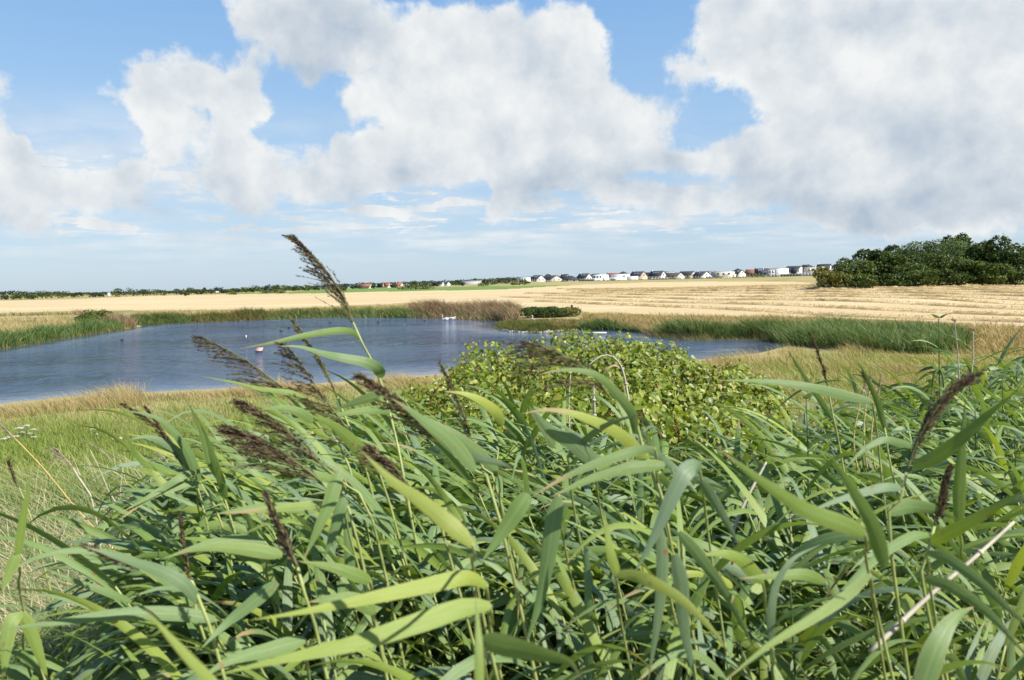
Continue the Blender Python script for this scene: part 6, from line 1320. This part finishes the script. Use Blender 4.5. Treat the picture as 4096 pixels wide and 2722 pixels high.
tag(obj('reed_canopy', mesh('reed_canopy', V, Q, None, A, True), RLEAF), 'dense overlapping leaves of the back of the front reed bed', 'reeds', kind='stuff')

# ------------------------------------------------------------------ nettles, canes and straws
NET = foliage('nettle_leaf', [(0, (.055, .10, .025)), (.6, (.10, .16, .04)), (.9, (.16, .21, .06)), (1, (.34, .34, .06))], .28, .6, .2, 1.5)
def nettle(px, ytop, d, nh, size, label, group='nettles on the bank', rz=0, yb=None):
    tp = at(px, ytop, d); g = np.array([tp[0] + .06, tp[1] + .02, float(zat(tp[0], tp[1]))]); root = empty('nettle', tuple(g), label, 'nettle', group)
    c = spline([(0, 0, 0), (g[0] * 0 - .02, 0, (tp[2] - g[2]) * .5), tuple(tp - g)], 24); mb = MB(); mb.tube(c, np.linspace(.0055, .002, 24), 6); child('stem', mb.mesh('stem', True), root).data.materials.append(leaf_g)
    for i in range(nh):
        s = 1 - .055 * i * (.10 / .1) ; k = max(0, min(23, int((1 - i * .11 / max(tp[2] - g[2], .5)) * 23)))
        for sd in (0, math.pi):
            a = rz + i * math.pi / 2 + sd + R_.normal(0, .25); L = size * np.interp(i, [0, 1, 2, 4], [.45, .75, 1, 1]) * R_.uniform(.85, 1.1); K = 21; t_ = np.linspace(0, 1, K)
            dv = np.array([math.cos(a), math.sin(a), 0]); C = c[k] + dv[None] * (L * t_ * .9)[:, None] + np.array([0, 0, 1])[None] * (L * (np.interp(i, [0, 1, 3], [.9, .45, .25]) * t_ - .55 * t_ ** 2))[:, None]
            w = np.interp(t_, [0, .1, .14, .3, .6, 1], [.03, .04, .34, .42, .27, .0]) * L * .62 * np.where(np.arange(K) % 2, 1.12, .86)
            V, Q, A = ribbons(C[None], np.tile(np.array([-dv[1], dv[0], .0]), (1, K, 1)), w[None], np.array([np.clip(R_.normal(.45, .25), 0, 1)]), .25)
            me = mesh('leaf', V, Q, None, A); me.materials.append(NET); child('leaf', me, root)
    for i in range(2, min(nh, 6)):
        k = max(0, min(23, int((1 - i * .11 / max(tp[2] - g[2], .5)) * 23))); mb = MB()
        for q in range(3): a = R_.uniform(0, 6.28); mb.tube(spline([c[k], c[k] + np.array([math.cos(a) * .03, math.sin(a) * .03, -.02]), c[k] + np.array([math.cos(a) * .045, math.sin(a) * .045, -.08])], 6), [.002, .004, .005, .005, .004, .002], 5)
        child('seed_strand', mb.mesh('seed_strand', True), root).data.materials.append(leaf_g)
nettle(3755, 1278, 3.6, 7, .15, 'tall nettle rising above the reed bed at the right', rz=.2)
nettle(3225, 1600, 2.6, 7, .11, 'nettle with drooping jagged leaves right of centre', rz=.7)
nettle(3060, 1770, 3.2, 5, .11, 'smaller nettle left of the drooping one'); nettle(3900, 1620, 3.4, 7, .12, 'nettle behind the bright upright leaf at right', rz=.4)
nettle(4010, 1520, 4.2, 8, .12, 'nettle near the right edge, upper one', rz=.9); nettle(4060, 1760, 3.0, 8, .12, 'nettle near the right edge, lower one', rz=.1); nettle(3960, 1700, 3.8, 8, .12, 'nettle in the dark thicket at the right', rz=.5)
nettle(600, 1800, 6.5, 5, .11, 'wilted nettle in the left grass beside the plumes', rz=.4); nettle(510, 2060, 4.6, 6, .11, 'leafy nettle low in the left grass tangle', rz=.2); nettle(430, 1920, 5.2, 4, .10, 'small nettle in the left grass above the low one', rz=.8)
nettle(3160, 2330, 1.7, 6, .10, 'nettle in the dark hollow at the lower right'); nettle(3080, 2560, 1.5, 5, .10, 'yellowing nettle at the bottom edge, right of centre', rz=.6)
def cane(name, pts, r, mat, label, cat, head=None, twig=None, group=None):
    q = P3(pts); root = empty(name, tuple(q[0]), label, cat, group); O = q[0]; c = spline(q, 20); mb = MB(); mb.tube(c - O, np.linspace(r, r * .6, 20), 6)
    for f in (.25, .5, .75): k = int(f * 19); T_ = unit(c[k + 1] - c[k]); mb.tube([c[k] - T_ * r * .8 - O, c[k] - O, c[k] + T_ * r * .8 - O], [r * .9, r * 1.25, r * .9], 6)
    child('stalk', mb.mesh('stalk', True), root).data.materials.append(mat)
    if head: child('seed_head', panicle_mesh(P3(head), .035, .15, 26, O, narrow=True, old=True, m=8), root)
    for tw in (twig or []):
        me = leaf_mesh(P3(tw), .016, .9, .4, .5, 14, O); me.materials.clear(); me.materials.append(DRYL); child('dry_leaf', me, root)
cane('dry_cane', [(3480, 2610, 1.45), (3700, 2400, 1.5), (3900, 2230, 1.55), (4055, 2090, 1.6)], .0055, CANE, 'long pale dead cane slanting across the lower right', 'cane')
cane('dry_cane', [(2930, 2130, 2.4), (2985, 2000, 2.45), (3065, 1850, 2.5)], .0065, CANE, 'short pale dead cane right of centre', 'cane')
cane('dry_cane', [(2365, 1760, 4.6), (2378, 1690, 4.6), (2373, 1540, 4.6)], .011, CANE, 'thick pale dead stalk standing before the leafy shrub', 'cane')
cane('bent_stalk', [(2530, 1760, 4.4), (2522, 1660, 4.4), (2500, 1520, 4.4), (2478, 1455, 4.4), (2440, 1424, 4.4), (2400, 1428, 4.4), (2345, 1470, 4.4)], .008, CANE, 'pale dead stalk bent over like a hook before the leafy shrub', 'cane', twig=[[(2490, 1480, 4.4), (2465, 1462, 4.4), (2430, 1475, 4.4), (2400, 1515, 4.4)]])
cane('dry_cane', [(2280, 1760, 4.9), (2275, 1620, 4.9), (2282, 1500, 4.9)], .006, CANE, 'thin grey dead stalk left of the thick one before the shrub', 'cane')
cane('grass_straw', [(560, 2330, 3.2), (420, 2160, 3.2), (310, 2040, 3.2), (170, 1870, 3.2), (60, 1755, 3.2)], .003, plain('gold_straw', (.62, .42, .14), .6, .15, 14), 'long golden straw crossing the left meadow from the left edge', 'straw', head=[(60, 1755, 3.2), (30, 1725, 3.2), (-5, 1690, 3.2)])
cane('grass_straw', [(560, 2150, 3.6), (450, 1990, 3.6), (420, 1930, 3.6), (390, 1860, 3.6), (360, 1800, 3.6)], .0028, CANE, 'golden straw with a long pale ear right of the old plume', 'straw', head=[(450, 1850, 3.6), (420, 1815, 3.6), (380, 1785, 3.6), (340, 1766, 3.6)])
cane('grass_straw', [(700, 1900, 3.8), (670, 1850, 3.8), (640, 1815, 3.8)], .0028, CANE, 'pale straw with an ear left of the leftmost tall plume', 'straw', head=[(690, 1890, 3.8), (660, 1845, 3.8), (625, 1810, 3.8)])
for (a, b, c_, d_, lab) in ((3838, 1560, 3818, 1290, 'thin dead stalk at the right, left one of two before the stubble'), (3880, 1560, 3893, 1325, 'thin dead stalk at the right with a curled tip, right one of two')):
    cane('dead_stalk', [(a, b, 5.0), ((a + c_) / 2 + 4, (b + d_) / 2, 5.0), (c_, d_, 5.0)], .0055, CANE, lab, 'stalk', head=[(c_, d_ + 14, 5.0), (c_ + 2, d_, 5.0), (c_ - 6, d_ - 8, 5.0)])
for i, px in enumerate((3440, 3470, 3400)):
    cane('yellow_grass', [(px + 30, 1880, 3.0), (px + 15, 1760, 3.0), (px + 22 + i * 6, 1640, 3.0), (px + 40 + i * 8, 1560, 3.0)], .0035, plain('yellow_straw', (.55, .42, .13), .6, .15, 14), ('yellowed grass stalk with a ripe ear at the right, left of three', 'yellowed grass stalk with a ripe ear at the right, middle of three', 'yellowed grass stalk with a ripe ear at the right, farthest left of three')[(1, 2, 0)[i]] if i else 'yellowed grass stalk with a ripe ear at the right, middle of three', 'grass', head=[(px + 30, 1610, 3.0), (px + 40 + i * 8, 1560, 3.0), (px + 46 + i * 8, 1500, 3.0)])
